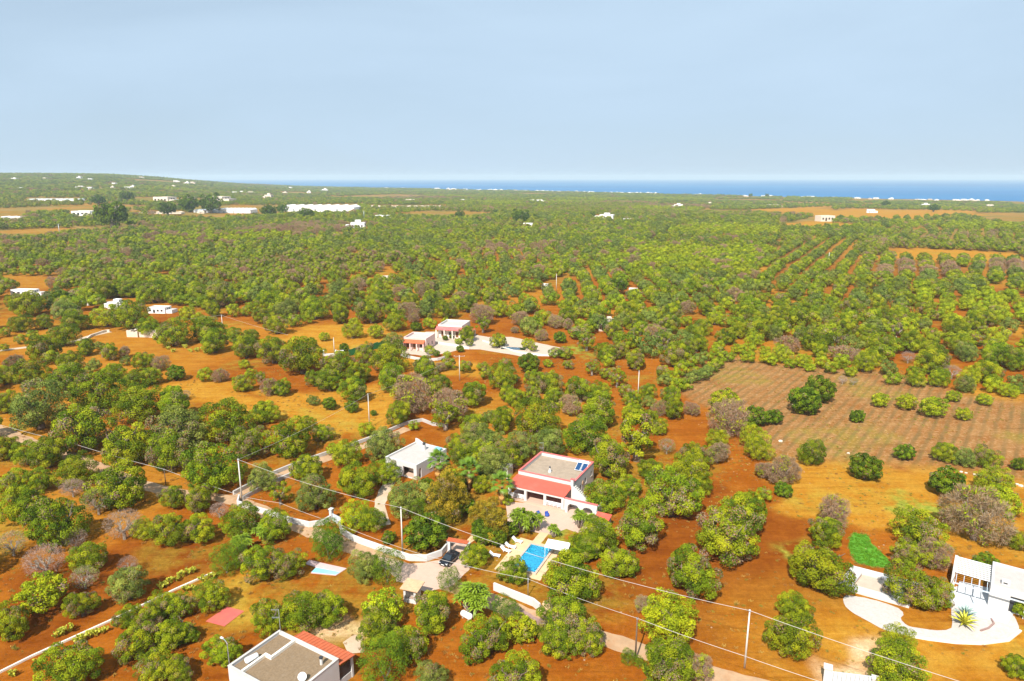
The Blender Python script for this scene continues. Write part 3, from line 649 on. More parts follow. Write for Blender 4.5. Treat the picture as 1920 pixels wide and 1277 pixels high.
# --- houses beyond, in the middle distance
def midhouse(px, py, w, d, h, label, rz, wm, ver, holes, zr=0.0, cm='pink_plaster'):
    q = U(px, py); t = thing('pink_house', label, 'house', q, rz)
    casa(t, w, d, h, holes, wm=wm, rm='pale_roof', cm=cm)
    if ver:
        x0, x1, dp, mat = ver
        mb = MB(); mb.hexa([(x0, -dp, h - 1.5), (x1, -dp, h - 1.5), (x1, -.01, h - .6), (x0, -.01, h - .6)], [(x0, -dp, h - 1.36), (x1, -dp, h - 1.36), (x1, -.01, h - .46), (x0, -.01, h - .46)]); mb.build('veranda_roof', M[mat], t)
        for k in range(4):
            x = x0 + .3 + (x1 - x0 - .6) * k / 3; mb = MB(); mb.box(x - .18, x + .18, -dp + .1, -dp + .46, 0, h - 1.48); mb.build('column', M[wm], t)
    return t
ma = midhouse(757, 655, 8.6, 9.2, 4.3, 'pink and white house with small red veranda roof on cream terrace', R_(-14), 'pink_plaster', (.3, 8.3, 1.7, 'terracotta'), {'F': [(1, 2.2, .2, 2.4, 'door'), (3.6, 5, .2, 2.4, 'door'), (6.2, 7.4, 1, 2.2)], 'R': [(2, 3, 1, 2.3), (5.5, 6.5, 1, 2.3)]})
mc = midhouse(822, 632, 9.6, 10.5, 4.8, 'white house with long red sloping veranda roof behind cream terrace', R_(-14), 'cream_plaster', (-.5, 9.8, 2.0, 'red_trim'), {'F': [(1.2, 2.4, .2, 2.4, 'door'), (4.2, 5.4, 1, 2.2), (7, 8.2, .2, 2.4, 'door')], 'R': [(3, 4, 1, 2.3)]}, cm='white_plaster')
mb = MB(); mb.hexa([(9.7, 1, 2.9), (13.2, 1, 2.4), (13.2, 6.5, 2.4), (9.7, 6.5, 2.9)], [(9.7, 1, 3.05), (13.2, 1, 2.55), (13.2, 6.5, 2.55), (9.7, 6.5, 3.05)]); mb.build('side_roof', M['terracotta'], mc)
for y in (1.3, 6.2): mb = MB(); mb.box(12.7, 13.05, y - .18, y + .18, 0, 2.42); mb.build('column', M['white_plaster'], mc)
LM['the pink house'] = (-35, 240); LM['the house with long red veranda'] = (-22, 255)

# --- pools
def pool(name, label, c, rz, w, l, dk, deckm, wz=-.12):
    t = thing(name, label, 'pool', (c[0], c[1], 0), rz)
    k = .35
    for q in ((-k, w + k, -k, 0), (-k, w + k, l, l + k), (-k, 0, 0, l), (w, w + k, 0, l)):
        mb = MB(); mb.box(*q, .0, .30); mb.build('coping', M['cream_paving'], t)
    mb = MB(); mb.box(.004, w - .004, .004, l - .004, .02, .05); mb.build('pool_floor', M[dk], t)
    mb = MB(); mb.box(.004, w - .004, .004, l - .004, .06, .235); mb.build('water', M['pool_water'], t)
pz = R_(-24)
u_, v_ = rot2(pz + 0)
pc = refit(3.25, 103.9).to_2d() - v_ * 7.6
tag(sheet('pool_deck', rough([tuple(pc + u_ * a + v_ * b) for a, b in ((-2.6, -1.4), (5.2, -1.4), (5.0, 8.6), (-2.6, 9.2))], .8, .05, 12), .034, 'deck_tan'), kind='structure')
pool('swimming_pool', 'blue rectangular swimming pool in tan deck below the villa', pc, pz, 3.7, 7.6, 'pool_tile', 'deck_tan')
LM['the blue swimming pool'] = (pc.x + 3, pc.y + 3)
q = U(938, 656); pool('swimming_pool', 'dark blue pool on cream terrace of the pink house', (q.x, q.y), R_(-12), 9, 4, 'car_glass', 'cream_paving')
LM['the terrace pool of the pink house'] = (q.x + 5, q.y + 2)

# loungers, canopy, parasol bases
def lounger(px, py, rz, label):
    t = thing('sun_lounger', label, 'sun lounger', U(px, py, .04), rz, 'white loungers beside the blue pool')
    mb = MB(); mb.box(-.33, .33, 0, 1.25, .26, .36); mb.build('seat', M['white_metal'], t)
    mb = MB(); mb.hexa([(-.33, 1.26, .26), (.33, 1.26, .26), (.33, 1.85, .75), (-.33, 1.85, .75)], [(-.33, 1.22, .36), (.33, 1.22, .36), (.33, 1.79, .84), (-.33, 1.79, .84)]); mb.build('backrest', M['white_metal'], t)
    for x in (-.28, .28):
        for y in (.15, 1.15): mb = MB(); mb.box(x - .04, x + .04, y - .04, y + .04, 0, .258); mb.build('leg', M['white_metal'], t)
lounger(979, 1019, R_(62), 'white sun lounger farthest along the deck toward the villa')
lounger(967, 1029, R_(70), 'white sun lounger second in line from the villa')
lounger(957, 1037, R_(58), 'white sun lounger third in line from the villa')
lounger(938, 1045, R_(75), 'white sun lounger last in line, nearest the dark trees')
cp = thing('shade_canopy', 'white fabric shade canopy on thin posts beside pool', 'canopy', U(1045, 1045), R_(-18))
mb = MB(); mb.hexa([(-1.9, -1.2, 2.15), (1.9, -1.2, 2.0), (1.9, 1.2, 2.2), (-1.9, 1.2, 2.3)], [(-1.9, -1.2, 2.2), (1.9, -1.2, 2.05), (1.9, 1.2, 2.25), (-1.9, 1.2, 2.35)]); mb.build('cloth', M['fabric_white'], cp)
for x, y in ((-1.8, -1.1), (1.8, -1.1), (1.8, 1.1), (-1.8, 1.1)): mb = MB(); mb.tube([(x, y, 0), (x, y, 2.0 + (.12 if x < 0 else .02) + (.08 if y > 0 else 0))], .035, 6); mb.build('post', M['white_metal'], cp)
for px, py, lb in ((1010, 966, 'small blue cloth-covered seat beside yellow-green patio plants'), (1026, 967, 'small blue cloth-covered seat out on the patio paving')):
    t = thing('covered_seat', lb, 'seat', U(px, py, .03), .4); t.scale = (.72, .72, .72); mb = MB(); mb.lathe([(.62, 0), (.60, .3), (.50, .55), (.3, .66), (.05, .68)], 10); mb.build('cloth_cover', M['fabric_blue'], t, True)
    mb = MB(); mb.hexa([(-.45, .2, .45), (.45, .2, .45), (.45, .55, .35), (-.45, .55, .35)], [(-.4, .38, 1.0), (.4, .38, 1.0), (.4, .6, .98), (-.4, .6, .98)]); mb.build('backrest', M['fabric_blue'], t)

# --- walls
def wall_line(name, label, pts, h, th, mat, jit=0.0, step=2.2, straight=False):
    ln = dense(gl(pts), step) if not straight else gl(pts); ply = strip_poly(ln, th); n = len(ln); mb = MB(); r = random.Random(3)
    hs = [h + r.uniform(-jit, jit) for _ in ln]
    for i in range(n - 1):
        a, b, c, d = ply[i], ply[i + 1], ply[2 * n - 2 - i], ply[2 * n - 1 - i]
        mb.add([(*d, 0), (*c, 0), (*b, 0), (*a, 0), (*d, hs[i]), (*c, hs[i + 1]), (*b, hs[i + 1]), (*a, hs[i])],
               [(4, 5, 6, 7), (0, 1, 5, 4), (2, 3, 7, 6)] + ([(3, 0, 4, 7)] if i == 0 else []) + ([(1, 2, 6, 5)] if i == n - 2 else []))
    return tag(mb.build(name, M[mat]), label, 'wall')
wall_line('boundary_wall', 'curving white plaster wall running along lane up to side gate', [(449, 936), (446, 948), (470, 956), (505, 966), (545, 980), (580, 988), (606, 984), (621, 975)], 1.0, .3, 'white_plaster')
wall_line('boundary_wall', 'curving white plaster wall from side gate round to villa gate', [(637, 986), (640, 1000), (660, 1013), (700, 1028), (740, 1042), (768, 1051), (800, 1052), (828, 1042), (843, 1024)], 1.1, .3, 'white_plaster')
wall_line('lane_wall', 'long grey plastered wall along far side of side lane', [(438, 928), (500, 896), (560, 871), (620, 850), (700, 822), (765, 795), (792, 790), (812, 798), (840, 800)], .8, .35, 'grey_wall')
wall_line('lane_wall', 'grey plastered wall along house side of side lane', [(455, 938), (500, 913), (552, 890), (600, 872)], .8, .35, 'grey_wall')
wall_line('garden_wall', 'white wall below the pool running along the lane', [(926, 1106), (955, 1118), (1000, 1136), (1012, 1146)], 1.2, .3, 'white_plaster')
wall_line('kerb_wall', 'long low white kerb wall crossing red soil past prickly pears', [(-30, 1277), (60, 1232), (212, 1163), (330, 1106), (398, 1076)], .28, .24, 'cream_plaster', straight=True)
wall_line('retaining_wall', 'rough purple stone retaining wall beside lane below garden', [(965, 1150), (1000, 1168), (1022, 1176)], 1.0, .5, 'purple_stone', .15, .6)
wall_line('terrace_wall', 'low white wall in front of the pink house terrace', [(752, 668), (790, 676), (820, 676), (838, 671)], .9, .3, 'white_plaster')
wall_line('terrace_step', 'low cream retaining wall across the cream terrace', [(800, 640), (830, 646), (858, 650), (880, 655)], .7, .4, 'cream_plaster')
wall_line('terrace_step', 'low cream wall edging the terrace pool side', [(905, 640), (930, 648), (975, 662), (1030, 668)], .5, .3, 'cream_plaster')
wall_line('field_wall', 'pale low stone wall left of hilltop ruin by track', [(150, 650), (170, 632), (200, 622), (206, 622)], .8, .5, 'stone', .1)
wall_line('gravel_edge', 'rounded white kerb round gravel drive of modern house', tp('N', [(1060, 945), (1200, 970), (1400, 995), (1600, 1003), (1800, 977), (1890, 905)]), .22, .3, 'cream_plaster')
wall_line('bed_edge', 'curved stone edge of agave bed on white gravel', tp('N', [(1590, 905), (1650, 885), (1690, 850), (1670, 815)]), .2, .2, 'purple_stone', 0, 1)
def pillar(px, py, h, label, s=.55):
    t = thing('gate_pillar', label, 'pillar', U(px, py), R_(-25)); mb = MB(); mb.box(-s / 2, s / 2, -s / 2, s / 2, 0, h); mb.build('shaft', M['white_plaster'], t)
    mb = MB(); mb.box(-s / 2 - .1, s / 2 + .1, -s / 2 - .1, s / 2 + .1, h + .003, h + .15); mb.build('cap', M['white_plaster'], t)
pillar(622, 974, 2.0, 'white capped gate pillar where lane wall meets side gate')
pillar(1549, 1283, 2.4, 'white pillar at the open end of bottom metal gate', .8)
pillar(1638, 1293, 1.6, 'shorter white pillar beside bottom metal gate', .6)
def panelgate(p0, p1, h, label, mat, nb=10):
    a, b = U(*p0), U(*p1); d = b - a; t = thing('metal_gate', label, 'gate', a, math.atan2(d.y, d.x)); ln = d.to_2d().length
    for k in range(nb): mb = MB(); mb.box(ln * k / nb + .02, ln * (k + 1) / nb - .02, -.03, .03, .12, h - .08); mb.build('panel', M[mat], t)
    mb = MB(); mb.box(0, ln, -.05, .05, h - .075, h); mb.box(0, ln, -.05, .05, .04, .115); mb.build('frame', M[mat], t)
panelgate((1552, 1281), (1634, 1291), 1.7, 'pale grey sheet metal gate between bottom white pillars', 'steel_pale')
panelgate((624, 977), (640, 985), 1.5, 'small pale metal side gate beside capped white pillar', 'steel_pale', 4)
# villa gate with tiled beam
ga, gb = U(843, 1040), U(878, 1046); d = gb - ga; gt = thing('entrance_gate', 'villa gateway with red tiled beam over dark opening', 'gate', ga, math.atan2(d.y, d.x)); ln = d.to_2d().length
LM['the tiled villa gateway'] = (ga.x + 1.5, ga.y)
for x in (0, ln): mb = MB(); mb.box(x - .22, x + .22, -.25, .25, 0, 2.45); mb.build('post', M['white_plaster'], gt)
mb = MB(); mb.box(-.35, ln + .35, -.3, .3, 2.453, 2.66); mb.build('beam', M['white_plaster'], gt)
nt_ = int(ln / .24)
for k in range(nt_ + 2): x = -.3 + k * .24; mb = MB(); mb.hexa([(x, -.45, 2.665), (x + .225, -.45, 2.665), (x + .225, .45, 2.8), (x, .45, 2.8)], [(x + .03, -.45, 2.74), (x + .195, -.45, 2.74), (x + .195, .45, 2.87), (x + .03, .45, 2.87)]); mb.build('roof_tile', M['terracotta'], gt)
for s in (0, 1):
    mb = MB(); x0 = .24 if s == 0 else ln - .24
    for k in range(8): mb.tube([(x0, .02 + k * .16, .1), (x0, .02 + k * .16, 1.8)], .015, 4)
    mb.box(x0 - .02, x0 + .02, 0, 1.2, 1.8, 1.85); mb.box(x0 - .02, x0 + .02, 0, 1.2, .05, .1); mb.build('leaf', M['metal_dark'], gt)
# gate lodge with tile roof
q = U(757, 1128); gh = thing('tiled_shelter', 'small white shelter with terracotta slab roof and barred window', 'shelter', q, R_(-20))
LM['the small tiled shelter'] = (q.x, q.y)
casa(gh, 2.0, 1.6, 2.2, {'F': [(.35, 1.65, .6, 1.85, 'open')]}, roof=2.1, rm='old_tile', th=.15)
mb = MB(); mb.hexa([(-.35, -.4, 2.21), (2.5, -.4, 2.21), (2.5, 2.0, 2.5), (-.35, 2.0, 2.5)], [(-.35, -.4, 2.33), (2.5, -.4, 2.33), (2.5, 2.0, 2.62), (-.35, 2.0, 2.62)]); mb.build('tile_roof', M['old_tile'], gh)
for k in range(6): mb = MB(); mb.tube([(.45 + k * .22, .07, .6), (.45 + k * .22, .07, 1.85)], .02, 5); mb.build('bar', M['metal_grey'], gh)
# gas tank
gk = thing('gas_tank', 'white cylindrical gas tank lying on red soil under giant yucca', 'gas tank', U(875, 1160), R_(-38))
LM['the white gas tank'] = tuple(gk.location[:2])
mb = MB(); mb.tube([(-1.0, 0, .6), (-.9, 0, .6), (-.72, 0, .6), (.72, 0, .6), (.9, 0, .6), (1.0, 0, .6)], [.08, .32, .45, .45, .32, .08], 16); mb.build('tank', M['white_metal'], gk, True)
for x in (-.5, .5): mb = MB(); mb.box(x - .08, x + .08, -.3, .3, 0, .2); mb.build('foot', M['concrete'], gk)
mb = MB(); mb.lathe([(.16, 0), (.16, .12), (.1, .18)], 10, (0, 0, 1.02)); mb.build('valve_cap', M['metal_grey'], gk)
# painted slabs
tag(sheet('concrete_pad', ground_poly(tp('L', [(606, 402), (640, 374), (760, 402), (918, 437), (838, 490), (650, 472), (690, 428)])), .01, 'pad_pink', .09), 'pinkish concrete slab with cut corner on red soil', 'slab')
tag(sheet('concrete_pad', ground_poly(tp('L', [(654, 466), (688, 432), (868, 466), (834, 486)])), .094, 'pad_blue', .11), 'pale blue painted panel on pinkish slab', 'slab')
tag(sheet('red_slab', ground_poly(tp('K', [(1540, 832), (1700, 722), (1828, 756), (1680, 870), (1655, 862)])), .01, 'pad_red', .06), 'flat red painted slab half shaded by olive tree', 'slab')
LM['the red slab'] = tuple(U(*P('K', 1680, 800))[:2]); LM['the blue painted slab'] = tuple(U(*P('L', 760, 440))[:2])
# steps and dark frames near the garden wall
wp = thing('wooden_stair', 'small wooden steps leading down by garden wall', 'steps', U(1028, 1140), R_(-40))
for k in range(5): mb = MB(); mb.box(-.7, .7, -.3 * k - .29, -.3 * k, 0, .18 * (5 - k)); mb.build('step', M['deck_tan'], wp)

# --- car
def car(px, py, rz, label):
    t = thing('parked_car', label, 'car', U(px, py, .03), rz)
    # cross-sections along x: (x, half width, z bottom, z shoulder, z top, half top width)
    sec = [(-2.0, .70, .38, .62, .66, .62), (-1.88, .80, .28, .74, .80, .70), (-1.2, .86, .22, .84, .93, .74), (-.75, .87, .22, .88, .98, .74), (.9, .87, .22, .92, 1.02, .74), (1.65, .85, .24, .92, 1.0, .72), (1.92, .80, .30, .85, .92, .66), (2.0, .70, .42, .72, .76, .6)]
    mb = MB(); k = 0
    for x, hw, zb, zs, zt, tw in sec: mb.v += [(x, -hw * .92, zb), (x, -hw, (zb + zs) / 2), (x, -hw, zs), (x, -tw, zt), (x, tw, zt), (x, hw, zs), (x, hw, (zb + zs) / 2), (x, hw * .92, zb)]
    n = len(sec)
    for i in range(n - 1):
        for j in range(8): mb.f.append((i * 8 + j, i * 8 + (j + 1) % 8, (i + 1) * 8 + (j + 1) % 8, (i + 1) * 8 + j)); mb.m.append(0)
    mb.f += [tuple(range(8))[::-1], tuple((n - 1) * 8 + j for j in range(8))]; mb.m += [0, 0]
    body = mb.build('body', M['car_paint'], t, True)
    mb = MB(); mb.hexa([(-.95, -.74, .95), (1.72, -.72, .96), (1.72, .72, .96), (-.95, .74, .95)], [(-.25, -.60, 1.42), (1.25, -.58, 1.42), (1.25, .58, 1.42), (-.25, .60, 1.42)]); mb.build('cabin_glass', M['car_glass'], t)
    mb = MB(); mb.hexa([(-.30, -.61, 1.421), (1.28, -.59, 1.421), (1.28, .59, 1.421), (-.30, .61, 1.421)], [(-.15, -.54, 1.47), (1.15, -.52, 1.47), (1.15, .52, 1.47), (-.15, .54, 1.47)]); mb.build('roof', M['car_paint'], t)
    for x in (-1.25, 1.28):
        for y in (-.80, .80):
            mb = MB(); mb.tube([(x, y - .1, .31), (x, y + .1, .31)], .31, 16); w_ = mb.build('tyre', M['rubber'], t); mb = MB(); mb.tube([(x, y - .115, .31), (x, y + .115, .31)], .19, 12); mb.build('rim', M['metal_grey'], w_)
    for y in (-.6, .6):
        mb = MB(); mb.hexa([(-1.995, y - .16, .60), (-1.9, y - .2, .60), (-1.9, y + .2, .60), (-1.995, y + .16, .60)], [(-1.93, y - .16, .76), (-1.80, y - .2, .80), (-1.80, y + .2, .80), (-1.93, y + .16, .76)]); mb.build('headlight', M['lamp_glass'], t)
        mb = MB(); mb.box(1.93, 2.005, y - .14, y + .14, .66, .8); mb.build('tail_light', M['red_paint'], t)
    mb = MB(); mb.box(-2.015, -1.99, -.26, .26, .46, .57); mb.build('number_plate', M['white_metal'], t)
    for y in (-.93, .93): mb = MB(); mb.box(-.62, -.5, y - .09, y + .09, .98, 1.1); mb.build('mirror', M['car_paint'], t)
car(843, 1053, R_(62), 'black hatchback car parked before tiled villa gateway')
LM['the black car'] = tuple(U(843, 1053)[:2])

# --- poles and wires
PT = {}
def pole(key, px, py, h, label, mat='pole_concrete', r=.14, arm=0.0, rz=0.0):
    q = U(px, py); t = thing('utility_pole', label, 'utility pole', q, rz); mb = MB(); mb.tube([(0, 0, 0), (0, 0, h)], [r, r * .6], 8); mb.build('shaft', M[mat], t, True)
    if arm:
        mb = MB(); mb.box(-arm, arm, -.05, .05, h - .35, h - .25); ar = mb.build('cross_arm', M['metal_grey'], t)
        for x in (-arm + .08, arm - .08): mb = MB(); mb.lathe([(.05, 0), (.06, .1), (.03, .18)], 6, (x, 0, h - .248)); mb.build('insulator', M['lamp_glass'], ar)
    else:
        mb = MB(); mb.box(-.12, .12, -r, r, h - .25, h - .1); mb.build('bracket', M['metal_grey'], t)
    PT[key] = Vector((q.x, q.y, h - .15))
pole('a', 755, 1036, 8.2, 'tall pale utility pole behind curving white wall by forecourt')
pole('b', 454, 938, 8.5, 'tall pale utility pole at the fork of lane and side lane', 'pole_concrete', .17)
pole('c', 1396, 1252, 8.3, 'tall pale utility pole on red soil beside big olive above bottom gate')
pole('d', 1191, 1240, 6.4, 'dark wooden pole beside the pale lane near bottom edge', 'pole_wood', .13)
pole('e', 693, 802, 8.8, 'pale utility pole on open sandy ground above low white house')
pole('f', 862, 714, 8.0, 'pale utility pole with long arm below cream terrace', 'pole_concrete', .15, 1.6, R_(0))
pole('g', 1196, 748, 8.2, 'pale utility pole rising from dense grove beside diagonal tree row')
pole('h', 418, 620, 6.5, 'short pale utility pole among bushes left of sandy clearing', 'pole_concrete', .16)
pole('i', 1043, 546, 9.5, 'tall pale utility pole in far grove beside yellow shrubs', 'pole_concrete', .18)
pole('j', 138, 863, 4.2, 'short dark telephone post beside lane bend with pale stones', 'pole_wood', .1)
pole('k', 311, 908, 3.4, 'short dark telephone post where lane passes big shaded olive', 'pole_wood', .1)
pole('l', 527, 972, 3.2, 'thin dark post rising from white lane wall', 'pole_wood', .07)
pole('m', 990, 1118, 3.0, 'thin grey post on garden wall below pool', 'metal_grey', .06)
pole('n', 627, 662, 5.6, 'pale utility pole beside low white ruin in sandy clearing', 'pole_concrete', .15)
pole('o', 1553, 494, 8.0, 'pale utility pole standing in the far orange field', 'pole_concrete', .25)
pole('q', 113, 446, 14, 'far grey pylon pole in grey grove on the left', 'metal_grey', .35, 2.5)
pole('s', 683, 414, 14, 'far grey pylon pole beside white farmhouse', 'metal_grey', .4, 2.5)
def wire(pts, sag, label, r=.03):
    mb = MB(); path = []
    for a, b in zip(pts, pts[1:]):
        n = max(6, int((b - a).length / 4))
        for i in range(n + (1 if b is pts[-1] else 0)): t = i / n; path.append(a.lerp(b, t) - Vector((0, 0, 4 * sag * t * (1 - t) * (b - a).length / 50)))
    mb.tube(path, r, 4); tag(mb.build('overhead_wire', M['wire']), label, 'wire')
off = lambda px, py, z: U(px, py, z)
wire([PT['b'], PT['a']], .9, 'overhead wire from lane fork pole to forecourt pole', .032)
wire([PT['a'], PT['c']], 1.2, 'overhead wire from forecourt pole across the pool to the bottom right pole', .032)
wire([PT['c'], off(1990, 1335, 7.6)], .6, 'overhead wire running from the bottom right pole over gravel drive', .032)
wire([PT['b'], PT['e']], .8, 'thin overhead wire from lane fork pole to sandy ground pole', .022)
wire([PT['e'], PT['f']], .8, 'thin overhead wire from sandy ground pole to cream terrace pole', .02)
wire([off(-60, 779, 4.5), PT['j'], PT['k'], off(445, 927, 2.0)], .35, 'telephone cable following lane over the short dark posts', .035)
wire([off(460, 932, 3.2), PT['l'], off(640, 985, 2.6), off(760, 1030, 2.7), off(862, 1058, 2.9), PT['m'], PT['d'], off(1390, 1228, 5.6), off(1640, 1310, 5.2)], .45, 'lower telephone cable following white wall and lane past dark wooden pole', .03)
wire([PT['h'], off(330, 600, 6.5)], .3, 'short overhead wire left of the sandy clearing pole', .03)
wire([PT['h'], off(540, 628, 5.2)], .3, 'overhead wire dropping from bushes pole to sandy clearing', .03)

# --- dry-stone row and scattered blocks
stones = []
for k in range(4):
    bm = bmesh.new(); bmesh.ops.create_icosphere(bm, subdivisions=1, radius=.5); r = random.Random(k)
    for v in bm.verts: v.co *= r.uniform(.75, 1.15); v.co.z *= .6
    me = bpy.data.meshes.new('stone'); bm.to_mesh(me); bm.free(); me.materials.append(M['stone']); stones.append(me)
dw = thing('stone_row', 'broken row of pale stones dividing orange field from furrowed field', 'stone wall', U(*P('H', 800, 560)))
dl = dense(gl(tp('H', [(90, 432), (240, 458), (430, 492), (540, 512), (820, 566), (1000, 592), (1210, 630), (1400, 655), (1580, 688), (1800, 740), (1930, 775)])), .9)
rs = random.Random(5)
for p in dl:
    nz1 = math.sin(p.x * .35) + math.sin(p.x * .13 + 1)
    if nz1 < -.2 or rs.random() < .25: continue
    link('stone', rs.choice(stones), dw, (p.x - dw.location.x + rs.uniform(-.25, .25), p.y - dw.location.y + rs.uniform(-.2, .2), .12), (0, 0, rs.uniform(0, 6)), [rs.uniform(.5, 1.15)] * 3)
rn = thing('stone_ruin', 'ruined pale stone walls on low mound beside curving track', 'ruin', U(238, 632), R_(-6))
for x0, x1, y0, y1, h in ((0, 4.5, 0, .7, 2.6), (5, 9, .2, .9, 2.2), (9.1, 12.5, 0, .8, 3.0), (0, .7, .71, 6, 2.4), (11.8, 12.5, .81, 5, 2.6), (4, 8, 5, 5.7, 2.0)):
    mb = MB(); n = 5; r = random.Random(int(x0 * 10))
    for k in range(n):
        if x1 - x0 > y1 - y0: mb.box(x0 + (x1 - x0) * k / n, x0 + (x1 - x0) * (k + 1) / n - .02, y0, y1, 0, h * r.uniform(.65, 1.05))
        else: mb.box(x0, x1, y0 + (y1 - y0) * k / n, y0 + (y1 - y0) * (k + 1) / n - .02, 0, h * r.uniform(.65, 1.05))
    mb.build('wall_stub', M['stone'], rn)
rl = thing('low_ruin', 'low broken white walls in sandy clearing beside pale pole', 'ruin', U(605, 668), R_(10))
for x0, x1, y0, y1, h in ((0, 4, 0, .4, .8), (4.1, 4.5, -1, 3, 1.4), (4.6, 7, 2.6, 3, 1.1), (0, .4, .41, 3, 1.6), (6, 7.2, -.5, .5, 1.8)):
    mb = MB(); mb.box(x0, x1, y0, y1, 0, h); mb.build('wall_stub', M['white_plaster'], rl)
hg = thing('shade_net_fence', 'long green shade-net screen beside pink house', 'fence', U(655, 668), 0)
a, b = U(655, 668), U(722, 650); d = b - a
hg.rotation_euler.z = math.atan2(d.y, d.x); ln = d.to_2d().length
for k in range(10): mb = MB(); mb.box(ln * k / 10, ln * (k + 1) / 10 - .03, -.04, .04, .1, 2.3 + .15 * math.sin(k * 2.1)); mb.build('net_panel', M['net_green'], hg)
for k in range(11): mb = MB(); mb.tube([(ln * k / 10 - .01, .08, 0), (ln * k / 10 - .01, .08, 2.5)], .03, 5); mb.build('post', M['metal_grey'], hg)
for px, py, rz, lb in ((175, 1180, .3, ''),): pass

# ------------------------------------------------------------------ plants: meshes (unit size: crown one metre wide)
def unit(v): return v / (np.linalg.norm(v, axis=-1, keepdims=True) + 1e-9)
def quads_mesh(name, c, t, b, l, wd, tint, mat):
    n = len(c); l = l[:, None] * .5; wd = wd[:, None] * .5
    v = np.stack([c - t * l, c + b * wd, c + t * l, c - b * wd], 1).reshape(-1, 3)
    me = bpy.data.meshes.new(name); me.vertices.add(n * 4); me.vertices.foreach_set('co', v.astype(np.float32).ravel())
    me.loops.add(n * 4); me.loops.foreach_set('vertex_index', np.arange(n * 4, dtype=np.int32))
    me.polygons.add(n); me.polygons.foreach_set('loop_start', np.arange(0, n * 4, 4, dtype=np.int32)); me.update(calc_edges=True)
    a = me.attributes.new('tint', 'FLOAT_COLOR', 'FACE'); a.data.foreach_set('color', np.concatenate([tint, np.ones((n, 1))], 1).astype(np.float32).ravel())
    me.materials.append(M[mat]); return me
PAL = dict(  # leaf colours: fresh, middle, deep
    olive=((.330, .345, .010), (.178, .232, .006), (.050, .090, .004)),
    silver=((.270, .300, .050), (.160, .200, .030), (.060, .092, .016)),
    citrus=((.180, .240, .008), (.098, .150, .006), (.036, .070, .004)),
    lime=((.40, .405, .010), (.280, .325, .008), (.11, .160, .006)),
    ochre=((.35, .235, .014), (.240, .180, .011), (.110, .095, .008)),
    pine=((.120, .190, .008), (.072, .125, .006), (.034, .068, .004)),
    fern=((.165, .255, .010), (.110, .185, .008), (.050, .105, .006)))
DEAD = np.array([(.25, .165, .085), (.225, .160, .105), (.275, .205, .135), (.27, .14, .045)])
